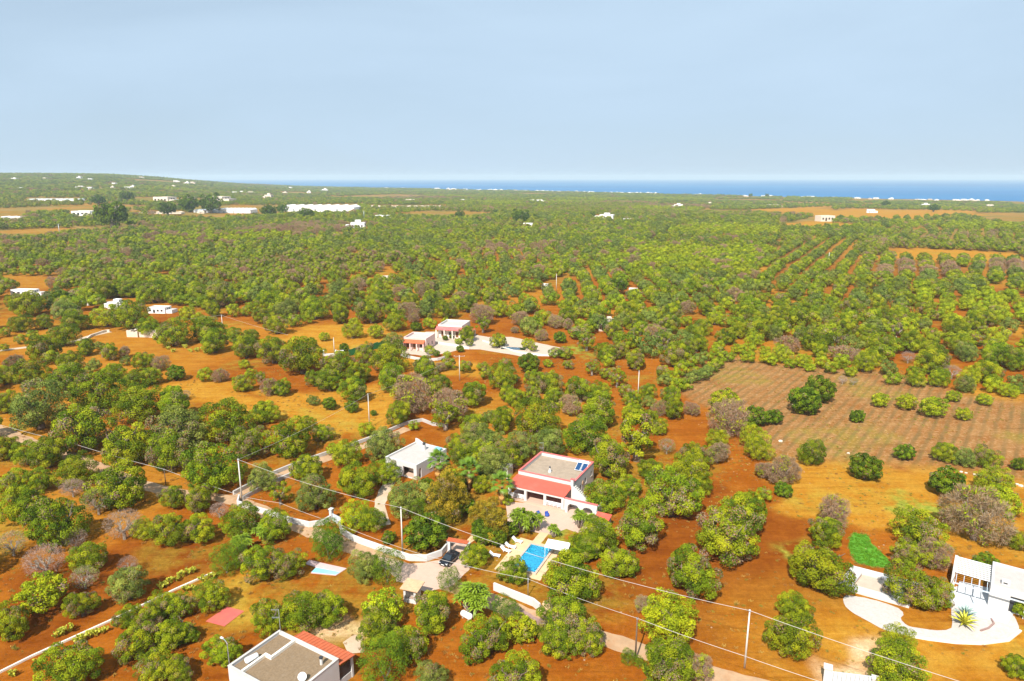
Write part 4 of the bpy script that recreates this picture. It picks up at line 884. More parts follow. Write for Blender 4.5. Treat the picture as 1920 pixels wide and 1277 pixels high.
def crown(name, seed, pal, n, ll, dead=0.0, lobes=None, ncl=20, flat=.94, base=.03, fill=.16, crs=(.24, .40), aspect=.52, gaps=0.0, jit=.55, mode='leaf', cbeta=1.3):
    r = np.random.default_rng(seed); pal = np.array(PAL[pal])
    if lobes is None:
        k = r.integers(2, 5); lobes = []
        a0 = r.uniform(0, 6.28)
        for i in range(k):
            a = a0 + i * 6.283 / k + r.uniform(-.4, .4); rr = r.uniform(.25, .34); d = .5 - rr * r.uniform(.9, 1.05)
            hz = rr * r.uniform(1.0, 1.5) * flat; lobes.append((d * math.cos(a), d * math.sin(a), base + hz * .92 + r.uniform(0, .05), rr, rr * r.uniform(.85, 1.05), hz))
        lobes.append((r.uniform(-.08, .08), r.uniform(-.08, .08), base + .40 * flat + r.uniform(0, .06), .33, .33, .38 * flat))
    C, Rr, O = [], [], []
    for lx, ly, lz, ra, rb, rc in lobes:
        g = np.arange(ncl) + r.uniform(0, 1); ph = np.arccos(1 - 2 * g / (ncl + 1)); th = g * 2.39996 + r.uniform(0, 6)
        d = np.stack([np.sin(ph) * np.cos(th), np.sin(ph) * np.sin(th), np.cos(ph)], 1)
        d = d[d[:, 2] > -.88]; s = r.uniform(.66, .92, (len(d), 1)); m_ = (ra + rb + rc) / 3
        C.append(np.array([lx, ly, lz]) + d * np.array([ra, rb, rc]) * s); O.append(d); Rr.append(m_ * r.uniform(*crs, len(d)))
    C = np.concatenate(C); O = np.concatenate(O); Rr = np.concatenate(Rr)
    if gaps > 0: kp = r.random(len(C)) > gaps; C, O, Rr = C[kp], O[kp], Rr[kp]
    C[:, 2] = np.maximum(C[:, 2], base + Rr * .5)
    pick = r.choice(len(C), n * 2, p=Rr ** 2 / (Rr ** 2).sum())
    d = unit(r.normal(size=(n * 2, 3)) + O[pick] * .75 + np.array([0, 0, .25]))
    rad = np.where(r.random(n * 2) < fill, r.uniform(.25, .8, n * 2), r.uniform(.82, 1.12, n * 2))
    p = C[pick] + d * (Rr[pick] * rad)[:, None] * np.array([1, 1, .9])
    ok = np.ones(n * 2, bool)
    for i in range(len(C)):
        q = np.linalg.norm(p - C[i], axis=1) < Rr[i] * .72; ok &= ~(q & (pick != i))
    ok &= p[:, 2] > base * .4
    idx = np.nonzero(ok)[0][:n]; p, d, pick = p[idx], d[idx], pick[idx]; n = len(p)
    nrm = unit(d + r.normal(size=(n, 3)) * jit + np.array([0, 0, .15])); t = unit(np.cross(nrm, r.normal(size=(n, 3)))); b = np.cross(nrm, t)
    cm = r.beta(cbeta, cbeta, len(C)); mixv = np.clip(cm[pick] + r.normal(0, .15, n), 0, 1)[:, None]
    col = np.where(mixv < .5, pal[2] + (pal[1] - pal[2]) * mixv * 2, pal[1] + (pal[0] - pal[1]) * (mixv - .5) * 2) * r.uniform(.92, 1.08, (n, 1))
    if dead > 0:
        # dry patches: whole twigs' worth of neighbouring clumps plus stray brown leaves
        sc = r.random(len(C)); cd_ = np.clip((dead - sc) * 4 + .5, 0, 1); dm = r.random(n) < np.maximum(cd_[pick] * .8, dead * .06)
        col[dm] = DEAD[r.integers(0, 4, dm.sum())] * r.uniform(.75, 1.15, (dm.sum(), 1))
    if mode == 'twig':
        t = unit(d + r.normal(size=(n, 3)) * .6 + np.array([0, 0, .25])); b = unit(np.cross(t, r.normal(size=(n, 3))))
        tw = np.array([(.30, .195, .115), (.245, .165, .105), (.35, .25, .155), (.31, .165, .07)])[r.integers(0, 4, n)] * r.uniform(.8, 1.2, (n, 1)); gm = r.random(n) < dead * (cm[pick] > .6)
        col = np.where(gm[:, None], col, tw)
        return quads_mesh(name, p, t, b, r.uniform(.6, 1.5, n) * ll, np.where(gm, .025, r.uniform(.7, 1.3, n) * ll * aspect), col, 'twig')
    return quads_mesh(name, p, t, b, r.uniform(.75, 1.3, n) * ll, r.uniform(.75, 1.3, n) * ll * aspect, col, 'leaf')
def twigs(name, seed, n, lobes=None, green=0.0, ll=.085, wl=.0075):
    r = np.random.default_rng(seed)
    lobes = lobes or [(r.uniform(-.2, .2), r.uniform(-.2, .2), .42 + r.uniform(-.05, .1), r.uniform(.26, .34), r.uniform(.26, .34), r.uniform(.26, .36)) for _ in range(5)]
    P_, D_ = [], []
    for lx, ly, lz, a, b, c in lobes:
        m_ = n // len(lobes); d = unit(r.normal(size=(m_, 3)) + np.array([0, 0, .25])); rad = r.uniform(.45, 1.06, (m_, 1)) ** .6
        cl = unit(r.normal(size=(14, 3))); near = (d @ cl.T).max(1)[:, None]; rad = rad * (.82 + .2 * near)
        P_.append(np.array([lx, ly, lz]) + d * rad * np.array([a, b, c])); D_.append(d)
    p, d = np.concatenate(P_), np.concatenate(D_); k = p[:, 2] > .05; p, d = p[k], d[k]; n = len(p)
    t = unit(d + r.normal(size=(n, 3)) * .65 + np.array([0, 0, .3])); b = unit(np.cross(t, r.normal(size=(n, 3))))
    pal = np.array([(.29, .205, .165), (.24, .175, .155), (.345, .265, .215), (.28, .16, .10)]); col = pal[r.integers(0, 4, n)] * r.uniform(.8, 1.2, (n, 1))
    l = r.uniform(.6, 1.4, n) * ll; wd = r.uniform(.7, 1.4, n) * wl
    if green:
        g = r.random(n) < green * (vnoise(p[:, 0] * 9, p[:, 1] * 9 + p[:, 2] * 7, 1.0, seed) > .5) * 1.6; col[g] = np.array((.15, .20, .03)) * r.uniform(.7, 1.3, (g.sum(), 1)); l[g] *= .6; wd[g] *= 3
    return quads_mesh(name, p, t, b, l, wd, col, 'twig')
def trunk(name, seed, mat='bark', n=4, r0=.055, h=.22, top=.58, spread=.28):
    r = random.Random(seed); mb = MB(); b0 = Vector((r.uniform(-.02, .02), r.uniform(-.02, .02), h))
    mb.tube([(0, 0, -.02), (r.uniform(-.02, .02), r.uniform(-.02, .02), h * .4), b0], [r0 * 1.35, r0, r0 * .9], 7)
    for i in range(n):
        a = i * 6.28 / n + r.uniform(-.4, .4); s = spread * r.uniform(.6, 1.1)
        m_ = b0 + Vector((math.cos(a) * s * .5, math.sin(a) * s * .5, (top - h) * .45)); e = b0 + Vector((math.cos(a + .2) * s, math.sin(a + .2) * s, (top - h) * r.uniform(.8, 1.1)))
        mb.tube([b0 - Vector((0, 0, .03)), m_, e], [r0 * .62, r0 * .42, r0 * .12], 5)
        for k in range(2): f = m_.lerp(e, .4 + .3 * k) ; mb.tube([f, f + Vector((r.uniform(-.12, .12), r.uniform(-.12, .12), r.uniform(.05, .16)))], [r0 * .25, r0 * .06], 4)
    return mb.mesh(name, M[mat], True)
def skeleton(name, seed, mat='bark_pale', depth_=4, spread=.62, h=.20):
    r = random.Random(seed); mb = MB(); tips = []
    def grow(p, d, l, rad, k):
        e = p + d * l; m_ = p.lerp(e, .5) + Vector((r.uniform(-.1, .1), r.uniform(-.1, .1), r.uniform(-.05, .08))) * l
        mb.tube([p, m_, e], [rad, rad * .8, rad * .55], 4 if k < 3 else 3, cap=False)
        if k == 0: tips.append((e, d)); return
        for i in range(r.randint(3, 4)):
            q = Vector((r.gauss(0, 1), r.gauss(0, 1), r.gauss(.25, .7))).normalized(); grow(m_.lerp(e, r.uniform(.3, 1)), (d + q * spread * 1.15).normalized(), l * r.uniform(.55, .8), rad * .55, k - 1)
    b0 = Vector((0, 0, h)); mb.tube([(0, 0, -.02), (0, 0, h)], [.05, .04], 6)
    for i in range(5):
        a = i * 1.2566 + r.uniform(-.3, .3); grow(b0, Vector((math.cos(a) * .8, math.sin(a) * .8, .75)).normalized(), .19, .026, depth_ - 1)
    return mb.mesh(name, M[mat], False)
OL = [crown('olive_crown', 100 + i, 'olive', 14000, .030, .04) for i in range(7)]
OM = [crown('olive_crown', 200 + i, 'olive', 14000, .030, .12 + .05 * (i % 3)) for i in range(6)]
OO = [crown('olive_crown', 300 + i, 'olive', 4600, .040, .15, gaps=.34, base=.14, ncl=14, crs=(.24, .36)) for i in range(3)]
OS = [crown('olive_crown', 400 + i, 'silver', 14000, .029, .08) for i in range(4)]
DD = [crown('twig_crown', 500 + i, 'olive', 10500, .080, .15 + .3 * (i % 2), base=.06, fill=.4, aspect=.075, mode='twig', crs=(.28, .5)) for i in range(4)]
RL = [(0, 0, .40, .44, .44, .38), (.1, .05, .46, .36, .36, .34), (-.1, -.06, .40, .36, .38, .34)]
RB = [crown('bush_crown', 600 + i, 'citrus', 6500, .046, .02, lobes=RL, base=.02, ncl=26, crs=(.2, .3), aspect=.6) for i in range(3)]
YB = [crown('bush_crown', 620 + i, 'lime', 5000, .048, .05, lobes=RL, base=.02, ncl=24, crs=(.2, .32)) for i in range(2)]
LG = [crown('olive_crown', 640 + i, 'lime', 12000, .029, .05, base=.05) for i in range(2)]
OK_ = [crown('ochre_crown', 660 + i, 'ochre', 8000, .040, .05, lobes=[(0, 0, .30, .40, .40, .32), (.05, .08, .62, .34, .34, .34), (-.08, -.03, .95, .26, .26, .34), (.12, -.1, .8, .25, .25, .3)], base=.03, ncl=18, aspect=.4) for i in range(2)]
PN = [crown('pine_crown', 680 + i, 'pine', 5000, .05, .0, flat=.75, base=.12, ncl=14) for i in range(3)]
CYP = [crown('cypress_crown', 690, 'pine', 3500, .07, .0, lobes=[(0, 0, .5, .42, .42, .5), (0, 0, 1.0, .34, .34, .5), (0, 0, 1.4, .2, .2, .45)], base=.05, ncl=16)]
FN = [crown('pine_crown', 695, 'fern', 9000, .030, .0, lobes=[(0, 0, .4, .42, .42, .4), (.1, 0, .7, .3, .3, .3), (-.15, .1, .6, .3, .3, .3)], base=.03, ncl=24, aspect=.35)]
TR = [trunk('trunk', 10 + i) for i in range(4)]; TRo = [trunk('trunk', 20 + i, 'bark_pale', 5, .06, .26, .66, .33) for i in range(2)]
TRd = [trunk('trunk', 30 + i, 'bark_pale', 5, .045, .18, .62, .32) for i in range(3)]
SK = [skeleton('branches', 40 + i) for i in range(4)]
SKT = [twigs('twig_crown', 540 + i, 3200, [(0, 0, .50, .50, .50, .38)], green=.35 * (i == 1), ll=.07, wl=.005) for i in range(3)]
TRs = [trunk('trunk', 50, 'bark', 3, .03, .08, .4, .2)]

KINDS = {  # kind: crowns, trunks, object name, category, look, total height per width
    'g': (OL, TR, 'olive_tree', 'olive tree', 'full green olive tree', 1.0), 'm': (OM, TR, 'olive_tree', 'olive tree', 'brown-patched olive tree', 1.0),
    'o': (OO, TRo, 'olive_tree', 'olive tree', 'thin open-crowned olive tree', 1.0), 's': (OS, TR, 'olive_tree', 'olive tree', 'silvery grey-green olive tree', 1.0),
    'l': (LG, TR, 'olive_tree', 'olive tree', 'bright lime-green olive tree', 1.0), 'd': (DD, TRd, 'dead_olive_tree', 'dead tree', 'dead grey-brown twiggy olive tree', 1.0),
    'b': (SKT, SK, 'bare_tree', 'bare tree', 'leafless bare branching tree', 1.0), 'r': (RB, TRs, 'round_bush', 'bush', 'dense dark green rounded bush', .95),
    'y': (YB, TRs, 'round_bush', 'bush', 'yellow-green rounded bush', .9), 'k': (OK_, TRs, 'ochre_tree', 'tree', 'tall ochre-tinged garden tree', 1.0),
    'c': (CYP, TRs, 'cypress_tree', 'cypress', 'slim dark cypress tree', 1.0), 't': (PN, TRo, 'pine_tree', 'pine', 'broad deep green pine tree', 1.0),
    'f': (FN, TRs, 'feathery_tree', 'tree', 'bright feathery green tree', 1.0)}
TREES = {
 'A': "200,360,200,g 110,340,120,g 450,305,150,r 980,240,150,g 1150,260,190,m 1300,280,160,g 1480,280,160,g 1640,290,200,m 580,265,80,g 660,260,70,g 790,250,150,g 150,500,150,g 330,490,120,g 560,470,180,g 480,400,180,s 790,440,200,l 980,440,230,g 1120,530,150,g 1300,560,240,m 1550,530,220,g 1590,400,120,g 1750,410,100,g 1850,410,90,s 1600,630,200,g 1840,680,180,g 1750,590,120,g 1870,590,120,g 470,590,180,g 150,625,75,g 240,590,80,g 30,570,80,g 340,690,220,m 640,680,140,g 30,680,65,g 740,670,75,g 820,720,130,m 930,720,95,d 520,790,160,g 700,825,100,g 240,870,220,g 480,910,240,g 30,890,160,g 100,800,130,d 940,785,75,g 1080,790,140,g 1200,800,125,d 1315,865,145,r 1130,900,140,g 850,870,150,g 740,1000,340,g 1000,920,150,g 1040,1090,320,g 280,1130,370,s 40,1100,160,g 1540,890,110,g 1650,890,115,d 1820,950,140,g 1830,810,75,g 1880,870,75,g 1280,1040,140,g 640,880,90,g 380,760,110,g 1390,1040,70,b 1060,330,70,l 1480,470,100,l 1400,420,110,y",
 'B': "280,250,110,g 700,290,150,m 880,270,110,g 1260,250,140,d 1080,275,130,d 1320,320,150,m 1430,390,160,m 1580,350,150,m 1770,320,140,m 1700,430,170,d 1820,390,140,l 1640,250,110,g 1160,330,130,m 1150,400,150,d 960,320,140,m 860,410,200,m 640,440,140,g 1040,490,150,g 620,340,140,g 440,390,180,g 230,400,170,s 80,320,160,g 60,440,140,g 390,465,90,g 150,510,160,m 280,480,110,m 740,500,80,g 720,550,140,l 900,340,130,g 1300,500,100,g 1200,520,90,r 1180,460,80,d 130,700,220,m 340,740,300,g 660,680,80,r 1030,640,160,s 820,730,170,m 1000,760,240,g 1270,840,200,m 1380,830,80,d 1440,800,110,o 1570,830,100,o 1700,820,90,o 1720,880,90,o 1580,575,130,m 1700,520,120,o 1815,630,120,g 620,820,230,m 780,870,180,g 1010,910,200,g 550,920,190,g 440,920,120,m 730,1000,190,g 430,1075,90,g 550,1095,120,r 715,1120,110,r 880,1170,55,r 100,980,130,d 190,980,140,g 30,900,80,m 1180,1040,290,d 1360,970,180,m 1460,1110,260,d 1420,1210,210,o 1070,1170,200,g 1640,1030,200,m 1850,910,190,g 1880,1030,140,g 1740,1200,110,g 1850,1200,140,g 1870,800,100,o 510,600,80,y 900,560,120,y 1420,485,70,y",
 'C': "400,370,110,g 410,440,140,g 60,460,130,d 190,440,60,d 330,490,110,d 420,510,90,d 520,510,100,g 585,490,55,c 650,480,110,m 20,550,60,d 220,590,100,d 360,600,110,r 770,560,150,m 910,490,140,g 860,410,160,g 1060,460,100,g 1170,510,150,m 1060,570,130,d 1140,580,90,d 925,600,125,o 560,650,135,o 120,650,95,y 400,720,115,o 130,790,180,r 270,800,75,g 420,810,80,o 700,720,140,g 800,710,130,m 720,790,100,g 920,770,165,m 1140,650,120,o 1220,740,190,m 1310,690,140,m 1390,660,130,g 1370,590,160,g 1300,480,110,g 600,840,120,o 1520,460,120,l 1420,530,140,g 1600,590,150,g 1700,550,140,g 1810,620,120,l 1200,420,150,g 1450,380,140,g 1750,410,140,g 1870,470,150,g 1550,665,92,l 1530,705,95,g 1470,740,95,g 1400,780,105,g 1340,795,95,g 1270,850,115,g 1690,690,100,l 1780,690,95,l 1620,750,95,g 1760,750,105,l 1540,790,105,l 1500,825,95,g 1460,855,95,g 1350,905,105,g 1430,890,95,g 1290,945,115,g 1370,855,85,g 1585,740,85,g 1240,970,105,g 1200,895,95,g 1140,930,105,s 1900,760,100,l 1890,700,80,l 20,910,80,g 180,930,160,m 280,950,180,m 30,1060,150,g 150,1040,135,m 320,1060,150,m 440,1120,160,d 520,1000,200,m 660,1020,140,g 640,1150,270,g 790,920,140,o 850,1010,110,o 900,1070,140,g 1010,1010,120,g 1020,1090,105,g 1190,1040,145,g 1220,1140,170,g 1110,1140,130,d 1350,1140,115,d 910,1170,150,g 1600,1080,240,y 700,880,90,o 1130,870,110,o",
 'D': "350,630,170,g 390,700,140,g 520,640,150,o 400,790,105,l 270,780,120,l 170,800,85,l 110,740,130,l 310,830,80,l 30,780,85,l 560,790,115,l 480,830,105,s 620,860,95,l 720,800,150,l 760,760,150,g 900,840,115,g 940,910,115,s 840,660,180,g 720,640,110,g 1080,640,160,g 1100,670,115,g 1250,720,200,m 1220,790,200,g 1080,860,85,g 1140,860,90,g 1110,920,120,g 1280,920,130,g 1290,880,110,g 1410,550,155,g 1540,480,150,g 1650,470,125,m 1610,550,85,o 1460,670,160,g 1490,720,145,s 1700,740,170,m 1640,860,200,g 1680,920,110,g 1680,970,115,l 1500,910,130,l 1480,960,130,s 1810,1000,120,l 1860,940,120,g 1850,760,200,g 1900,1000,70,g 240,560,120,g 340,550,150,g 500,500,180,m 600,540,160,g 740,570,150,g 930,490,150,m 960,570,150,o 1070,465,95,g 1170,510,115,s 1270,430,115,m 1170,400,120,m 850,410,130,g 620,380,160,m 270,380,150,g 100,420,140,g 40,570,125,s 110,520,95,g 60,470,150,g 1240,600,95,b 1380,870,115,b 1050,760,95,b 1780,590,70,b 1690,660,70,b 390,980,240,r 280,1060,260,r 240,1150,70,y 840,1070,130,y 1040,1080,150,y 1240,1120,185,y 1620,1065,110,y 1390,1045,100,y 1470,1180,110,y 670,1195,110,r 40,1190,150,r 640,940,60,b 560,930,60,b",
 'E': "620,330,390,m 200,520,180,g 360,510,250,g 940,430,370,g 1330,310,380,s 1260,500,320,m 1690,270,330,g 1600,620,380,g 1860,440,260,m 50,480,190,g 1290,150,270,g 560,650,240,g 870,740,400,g 80,740,220,g 290,720,190,g 190,900,310,g 430,1030,380,g 540,780,150,b 730,890,200,b 920,1060,240,b 560,1160,160,b 90,1200,200,b 1065,1085,155,l 1290,840,190,m 1490,860,210,m 1260,1090,250,g 1460,1080,240,m 1640,950,120,b 1800,1010,270,g 1180,400,140,d",
 'Fq': "370,200,200,g 560,400,310,g 700,290,130,g 820,360,150,m 360,700,200,s 500,830,170,o 700,620,220,g 760,820,260,s 1000,520,200,g 1060,720,280,g 1150,340,115,l 1270,440,250,s 1285,655,200,g 1500,310,80,o 1450,850,270,s 1720,900,270,k 1590,1080,340,r 1530,950,150,f 1060,990,220,l 1190,1010,180,g 1310,1140,120,r 450,1060,230,g 850,1160,220,f 1840,470,190,m 900,480,110,l",
 'G': "200,270,300,g 540,360,320,g 640,230,200,g 910,230,150,l 940,420,350,o 1100,320,125,m 1160,470,120,b 730,560,300,m 280,440,220,s 70,470,200,s 1040,260,130,g 1630,260,280,d 1830,230,185,r 1540,410,150,l 1540,510,180,d 1370,550,220,m 1320,650,300,l 1200,820,380,m 1400,760,170,g 700,830,260,g 880,750,190,g 1030,630,160,g 950,1040,370,m 1820,400,180,l 1850,490,170,l 1900,640,140,d 1880,820,120,m 1740,970,310,g 1600,1130,400,m 660,1120,250,g 560,1200,220,g",
 'H': "325,510,195,g 735,610,235,r 1340,710,265,r 1025,500,150,r 1330,505,165,g 1470,550,140,s 1630,545,170,m 1880,590,115,r 1690,720,235,l 1740,850,270,y 1570,980,430,d 1140,1080,310,m 120,640,240,d 120,780,145,r 500,950,260,d 440,1100,240,m 1870,1170,160,m",
 'K': "650,350,235,g 330,390,270,b 630,510,180,b 300,600,330,y 960,550,270,s 610,700,210,m 50,850,260,g 1690,380,210,f 1590,640,220,g 970,790,200,g 1210,690,190,g 1330,720,200,m 1110,820,210,m 1030,990,280,m 1290,900,260,g 1410,920,140,g 520,1160,370,g 1150,1160,240,m 1340,1170,210,m 1660,1060,240,g 960,420,130,b",
 'L': "290,400,270,m 470,390,240,m 780,270,220,f 1050,420,220,s 1220,440,230,f 340,800,240,g 600,740,310,g 790,720,270,g 1180,730,300,y 1150,880,280,g 1560,740,310,m 1380,1000,270,m 1200,1150,330,f 1690,540,160,f 1550,1240,220,s 80,350,190,f",
 'M': "260,100,225,k 125,335,190,g 410,440,215,g 840,510,410,g 1200,380,260,m 1000,270,200,g 780,790,320,m 960,950,250,m 760,960,260,m 200,950,330,m 350,760,190,f 470,880,230,y 640,900,130,g 430,1230,340,m 1270,1100,110,f 1355,1140,80,f 1580,1060,300,g 1560,1200,330,m 1800,1180,200,d 1580,790,370,l 1380,700,130,d 1750,480,360,m",
 'N': "400,420,390,m 170,920,340,g 200,720,230,g 1060,320,220,m 1250,330,230,d 1070,570,330,m 1250,620,240,m 1620,390,190,r 970,980,210,l 970,1180,360,g 1870,1170,180,g 1900,750,110,s",
}
EXTRA = [(890, 827, 60, 's'), (922, 833, 55, 's'), (950, 848, 60, 'm'), (925, 870, 55, 's'), (940, 790, 45, 'g'), (890, 800, 50, 'g'), (905, 850, 50, 'l'), (870, 850, 50, 'g'), (850, 905, 50, 'r'), (830, 925, 60, 'r'), (850, 930, 60, 'k'),
         (212, 398, 62, 't'), (355, 380, 38, 't'), (396, 380, 42, 't'), (315, 389, 34, 't'), (186, 372, 26, 't'), (238, 366, 24, 't'), (862, 402, 20, 't'), (893, 412, 16, 't'), (935, 411, 17, 't'), (977, 404, 32, 't'), (1003, 406, 14, 't'), (930, 396, 9, 't'), (1110, 404, 12, 't'), (505, 393, 30, 't'), (575, 398, 26, 't'), (530, 391, 22, 't'), (1407, 366, 8, 't'), (1438, 366, 8, 't'), (1657, 411, 12, 't'), (1576, 407, 14, 't'), (1750, 388, 20, 't'), (1660, 381, 16, 't'),
         (1158, 532, 42, 't'), (1250, 545, 22, 'g'), (905, 1000, 44, 'r'), (930, 1004, 40, 'r'), (958, 990, 34, 'r'), (986, 985, 26, 'y'), (1082, 1015, 36, 'g'), (1098, 1030, 44, 'g'), (1060, 1040, 26, 'r'), (835, 633, 12, 'r'), (860, 639, 15, 'y'), (869, 634, 11, 'r'), (863, 653, 16, 'r'), (806, 656, 20, 'g'), (818, 661, 16, 'r'), (838, 664, 15, 'y'), (846, 630, 10, 'r'), (880, 642, 16, 'o'), (1000, 652, 16, 'o'), (1040, 660, 24, 'o'), (800, 907, 34, 'r'), (845, 897, 34, 'l'), (862, 925, 34, 'r'), (903, 908, 34, 'g'), (922, 955, 32, 'k'), (898, 965, 38, 'k'), (950, 935, 24, 'g'), (845, 962, 38, 'g'), (880, 948, 34, 'r'), (815, 962, 34, 's'), (785, 985, 30, 'g'), (900, 985, 40, 'r'), (1075, 1045, 40, 'g'), (870, 895, 36, 'g'), (905, 880, 30, 's'), (835, 880, 30, 'm')]
items = []
for k, s in TREES.items():
    for e in s.split():
        x, y, wz, kd = e.split(','); px, py = P(k, float(x), float(y)); items.append((px, py, float(wz) / 3.992, kd))
items += EXTRA
placed = []
def place(px, py, wpx, kd):
    ratio = .47 if kd not in 'kc' else .6
    if py < 520:
        q = G(px, py + wpx * .47); W = wpx * depth(q.x, q.y, q.z) / F_PX; return q.x, q.y, q.z, W
    W = wpx * .1
    for _ in range(4):
        q = U(px, py, min(W * ratio, 9)); W = wpx * depth(q.x, q.y, q.z) / F_PX
    return q.x, q.y, 0.0, W
for it in items:
    x, y, z, W = place(*it); placed.append([x, y, z, W * (1.16 if it[3] in 'gmoslkf' else 1.12 if it[3] in 'yb' else 1.02), it[3], it[2]])
OLIVE = 'gmosl'
order = sorted([i for i, p in enumerate(placed) if p[4] in OLIVE], key=lambda i: -placed[i][5])
single = set(order[:296]) | {i for i, p in enumerate(placed) if p[4] not in OLIVE}
ORD = ['nearest', 'second nearest', 'third nearest', 'fourth nearest', 'fifth nearest', 'sixth nearest', 'seventh nearest', 'eighth nearest', 'ninth nearest', 'tenth nearest']
LM.update({'the lane fork pole': (-51.8, 120.5), 'the sandy ground pole': (-35, 161), 'the dark wooden pole': (15.7, 75.5), 'the pole above the bottom gate': (29.5, 74.5),
           'the green lawn': tuple(U(*P('N', 760, 300))[:2]), 'the capped gate pillar': tuple(U(622, 974)[:2]), 'the lane bend post': (-96, 140), 'the short dark lane post': (-70, 128),
           'the stone ruin': tuple(U(245, 630)[:2]), 'the pole with long arm': (-16, 200), 'the diagonal row pole': (35.3, 182.6), 'the low white ruin': (-62, 236), 'the broken stone row': tuple(U(*P('H', 700, 550))[:2]),
           'the low kerb wall end': tuple(U(398, 1076)[:2]), 'the middle of the kerb wall': tuple(U(212, 1163)[:2]), 'the white garden wall': tuple(U(965, 1122)[:2]),
           'the bottom metal gate': tuple(U(1590, 1285)[:2]), 'the furrowed field corner': tuple(U(1320, 760)[:2]), 'the bushes pole': tuple(U(418, 620)[:2]), 'the green net fence': tuple(U(690, 660)[:2])})
for k_, p_ in (('the long white warehouse', (596, 398)), ('the pale manor', (410, 379)), ('the white farmhouse with tower', (1138, 411)), ('the far orange field', (1540, 424)), ('the far pylon pole', (683, 414)), ('the coast town', (1420, 374)), ('the long white house on the plain', (1006, 379)), ('the left farmhouse', (158, 404))): LM[k_] = tuple(G(*p_)[:2])
names = list(LM); pts = np.array([LM[k] for k in names])
near = {}
for i in sorted(single):
    p = placed[i]; d = np.hypot(pts[:, 0] - p[0], pts[:, 1] - p[1]); j = int(d.argmin()); near[i] = (j, float(d[j]))
rank = {}
for j in range(len(names)):
    by = {}
    for i in single:
        look = KINDS[placed[i][4]][4]; by.setdefault(look, []).append((math.hypot(pts[j][0] - placed[i][0], pts[j][1] - placed[i][1]), i))
    for look, l in by.items():
        for k, (dd, i) in enumerate(sorted(l)):
            if near[i][0] == j: rank[i] = k
def label_of(i):
    x, y, z, W, kd, wp_ = placed[i]; look = KINDS[kd][4]; nm = names[near[i][0]]; k = rank[i]
    if (near[i][1] < 45 or y > 600) and k < len(ORD): return f'{look}, {ORD[k]} to {nm}' if k else f'{look} nearest to {nm}', None
    size = 'large ' if W > 8 else ('small ' if W < 4.5 else '')
    if near[i][1] < 110: return f'{size}{look} in the groves around {nm}', f'{look}s around {nm}'
    return f'{size}{look} far off among the distant groves', f'{look}s in the distance'
tr_rng = random.Random(11)
for i in sorted(single):
    x, y, z, W, kd, wp_ = placed[i]; crowns, trunks, nm, cat, look, hr = KINDS[kd]
    lb, gp = label_of(i)
    s = W * tr_rng.uniform(.98, 1.04)
    t = thing(nm, lb, cat, (x, y, z), tr_rng.uniform(0, 6.28), gp or f'{look}s', (s * tr_rng.uniform(.94, 1.06), s * tr_rng.uniform(.94, 1.06), s * hr * tr_rng.uniform(.93, 1.08)))
    link('trunk' if kd != 'b' else 'branches', trunks[tr_rng.randrange(len(trunks))], t); link('crown' if kd != 'b' else 'twigs', crowns[tr_rng.randrange(len(crowns))], t)

# --- palms, giant yuccas, agaves, prickly pears
def frond(seed, n=11, ln=1.0, dead=False):
    r = np.random.default_rng(seed); c, t, b, l, wd = [], [], [], [], []
    mb = MB(); mb.tube([(0, 0, 0), (.5, 0, .12), (.8, 0, .1)], [.02, .014, .01], 4)
    for k in range(n):
        a = (k / (n - 1) - .5) * 2.5; d = Vector((math.cos(a), math.sin(a), 0)); o = Vector((.8, 0, .1)); s = .75 * (1 - .25 * abs(a) / 1.25)
        e = o + d * s + Vector((0, 0, -.28 * s if not dead else -.35)); m_ = o + d * s * .55 + Vector((0, 0, .02)); q = Vector((-d.y, d.x, 0)) * .055
        mb.add([o, m_ + q, e, m_ - q], [(0, 1, 2, 3)])
    return mb.mesh('frond', M['palm_leaf' if not dead else 'palm_dead'])
plain('palm_leaf', (.115, .195, .010), .5, .2, 2); plain('palm_dead', (.42, .215, .06), .9, .2, 2); plain('yucca_leaf', (.175, .250, .010), .5, .22, 2); plain('yucca_dry', (.50, .33, .12), .9, .2, 2)
plain('agave_yellow', (.46, .44, .04), .5, .15, 2); plain('agave_blue', (.24, .33, .29), .5, .12, 2)
FR = [frond(k) for k in range(2)]; FD = frond(9, 9, 1, True)
def palm(px, py, h, label):
    q = U(px, py); t = thing('fan_palm', label, 'palm', q, 0, 'fan palms in the villa garden'); r = random.Random(int(px))
    mb = MB(); mb.tube([(0, 0, 0), (.1, 0, h * .5), (.05, .05, h)], [.34, .24, .2], 9); mb.build('trunk', M['palm_trunk'], t, True)
    for k in range(26):
        a = k * 2.4; el = R_(75 - k * 4.0); link('frond', FR[k % 2], t, (.05, .05, h + .05), (0, -el, a), [r.uniform(1.5, 1.95)] * 3)
    for k in range(16):
        link('dry_frond', FD, t, (.05, .05, h - .1 - (k % 4) * .35), (0, R_(62 + 8 * (k % 3)), k * 2.4), [r.uniform(1.2, 1.5)] * 3)
palm(822, 905, 4.6, 'fan palm with orange dry skirt nearest the low white house'); palm(880, 918, 4.2, 'fan palm standing between two other palms in the garden'); palm(941, 945, 4.0, 'fan palm with yellow skirt nearest the villa veranda')
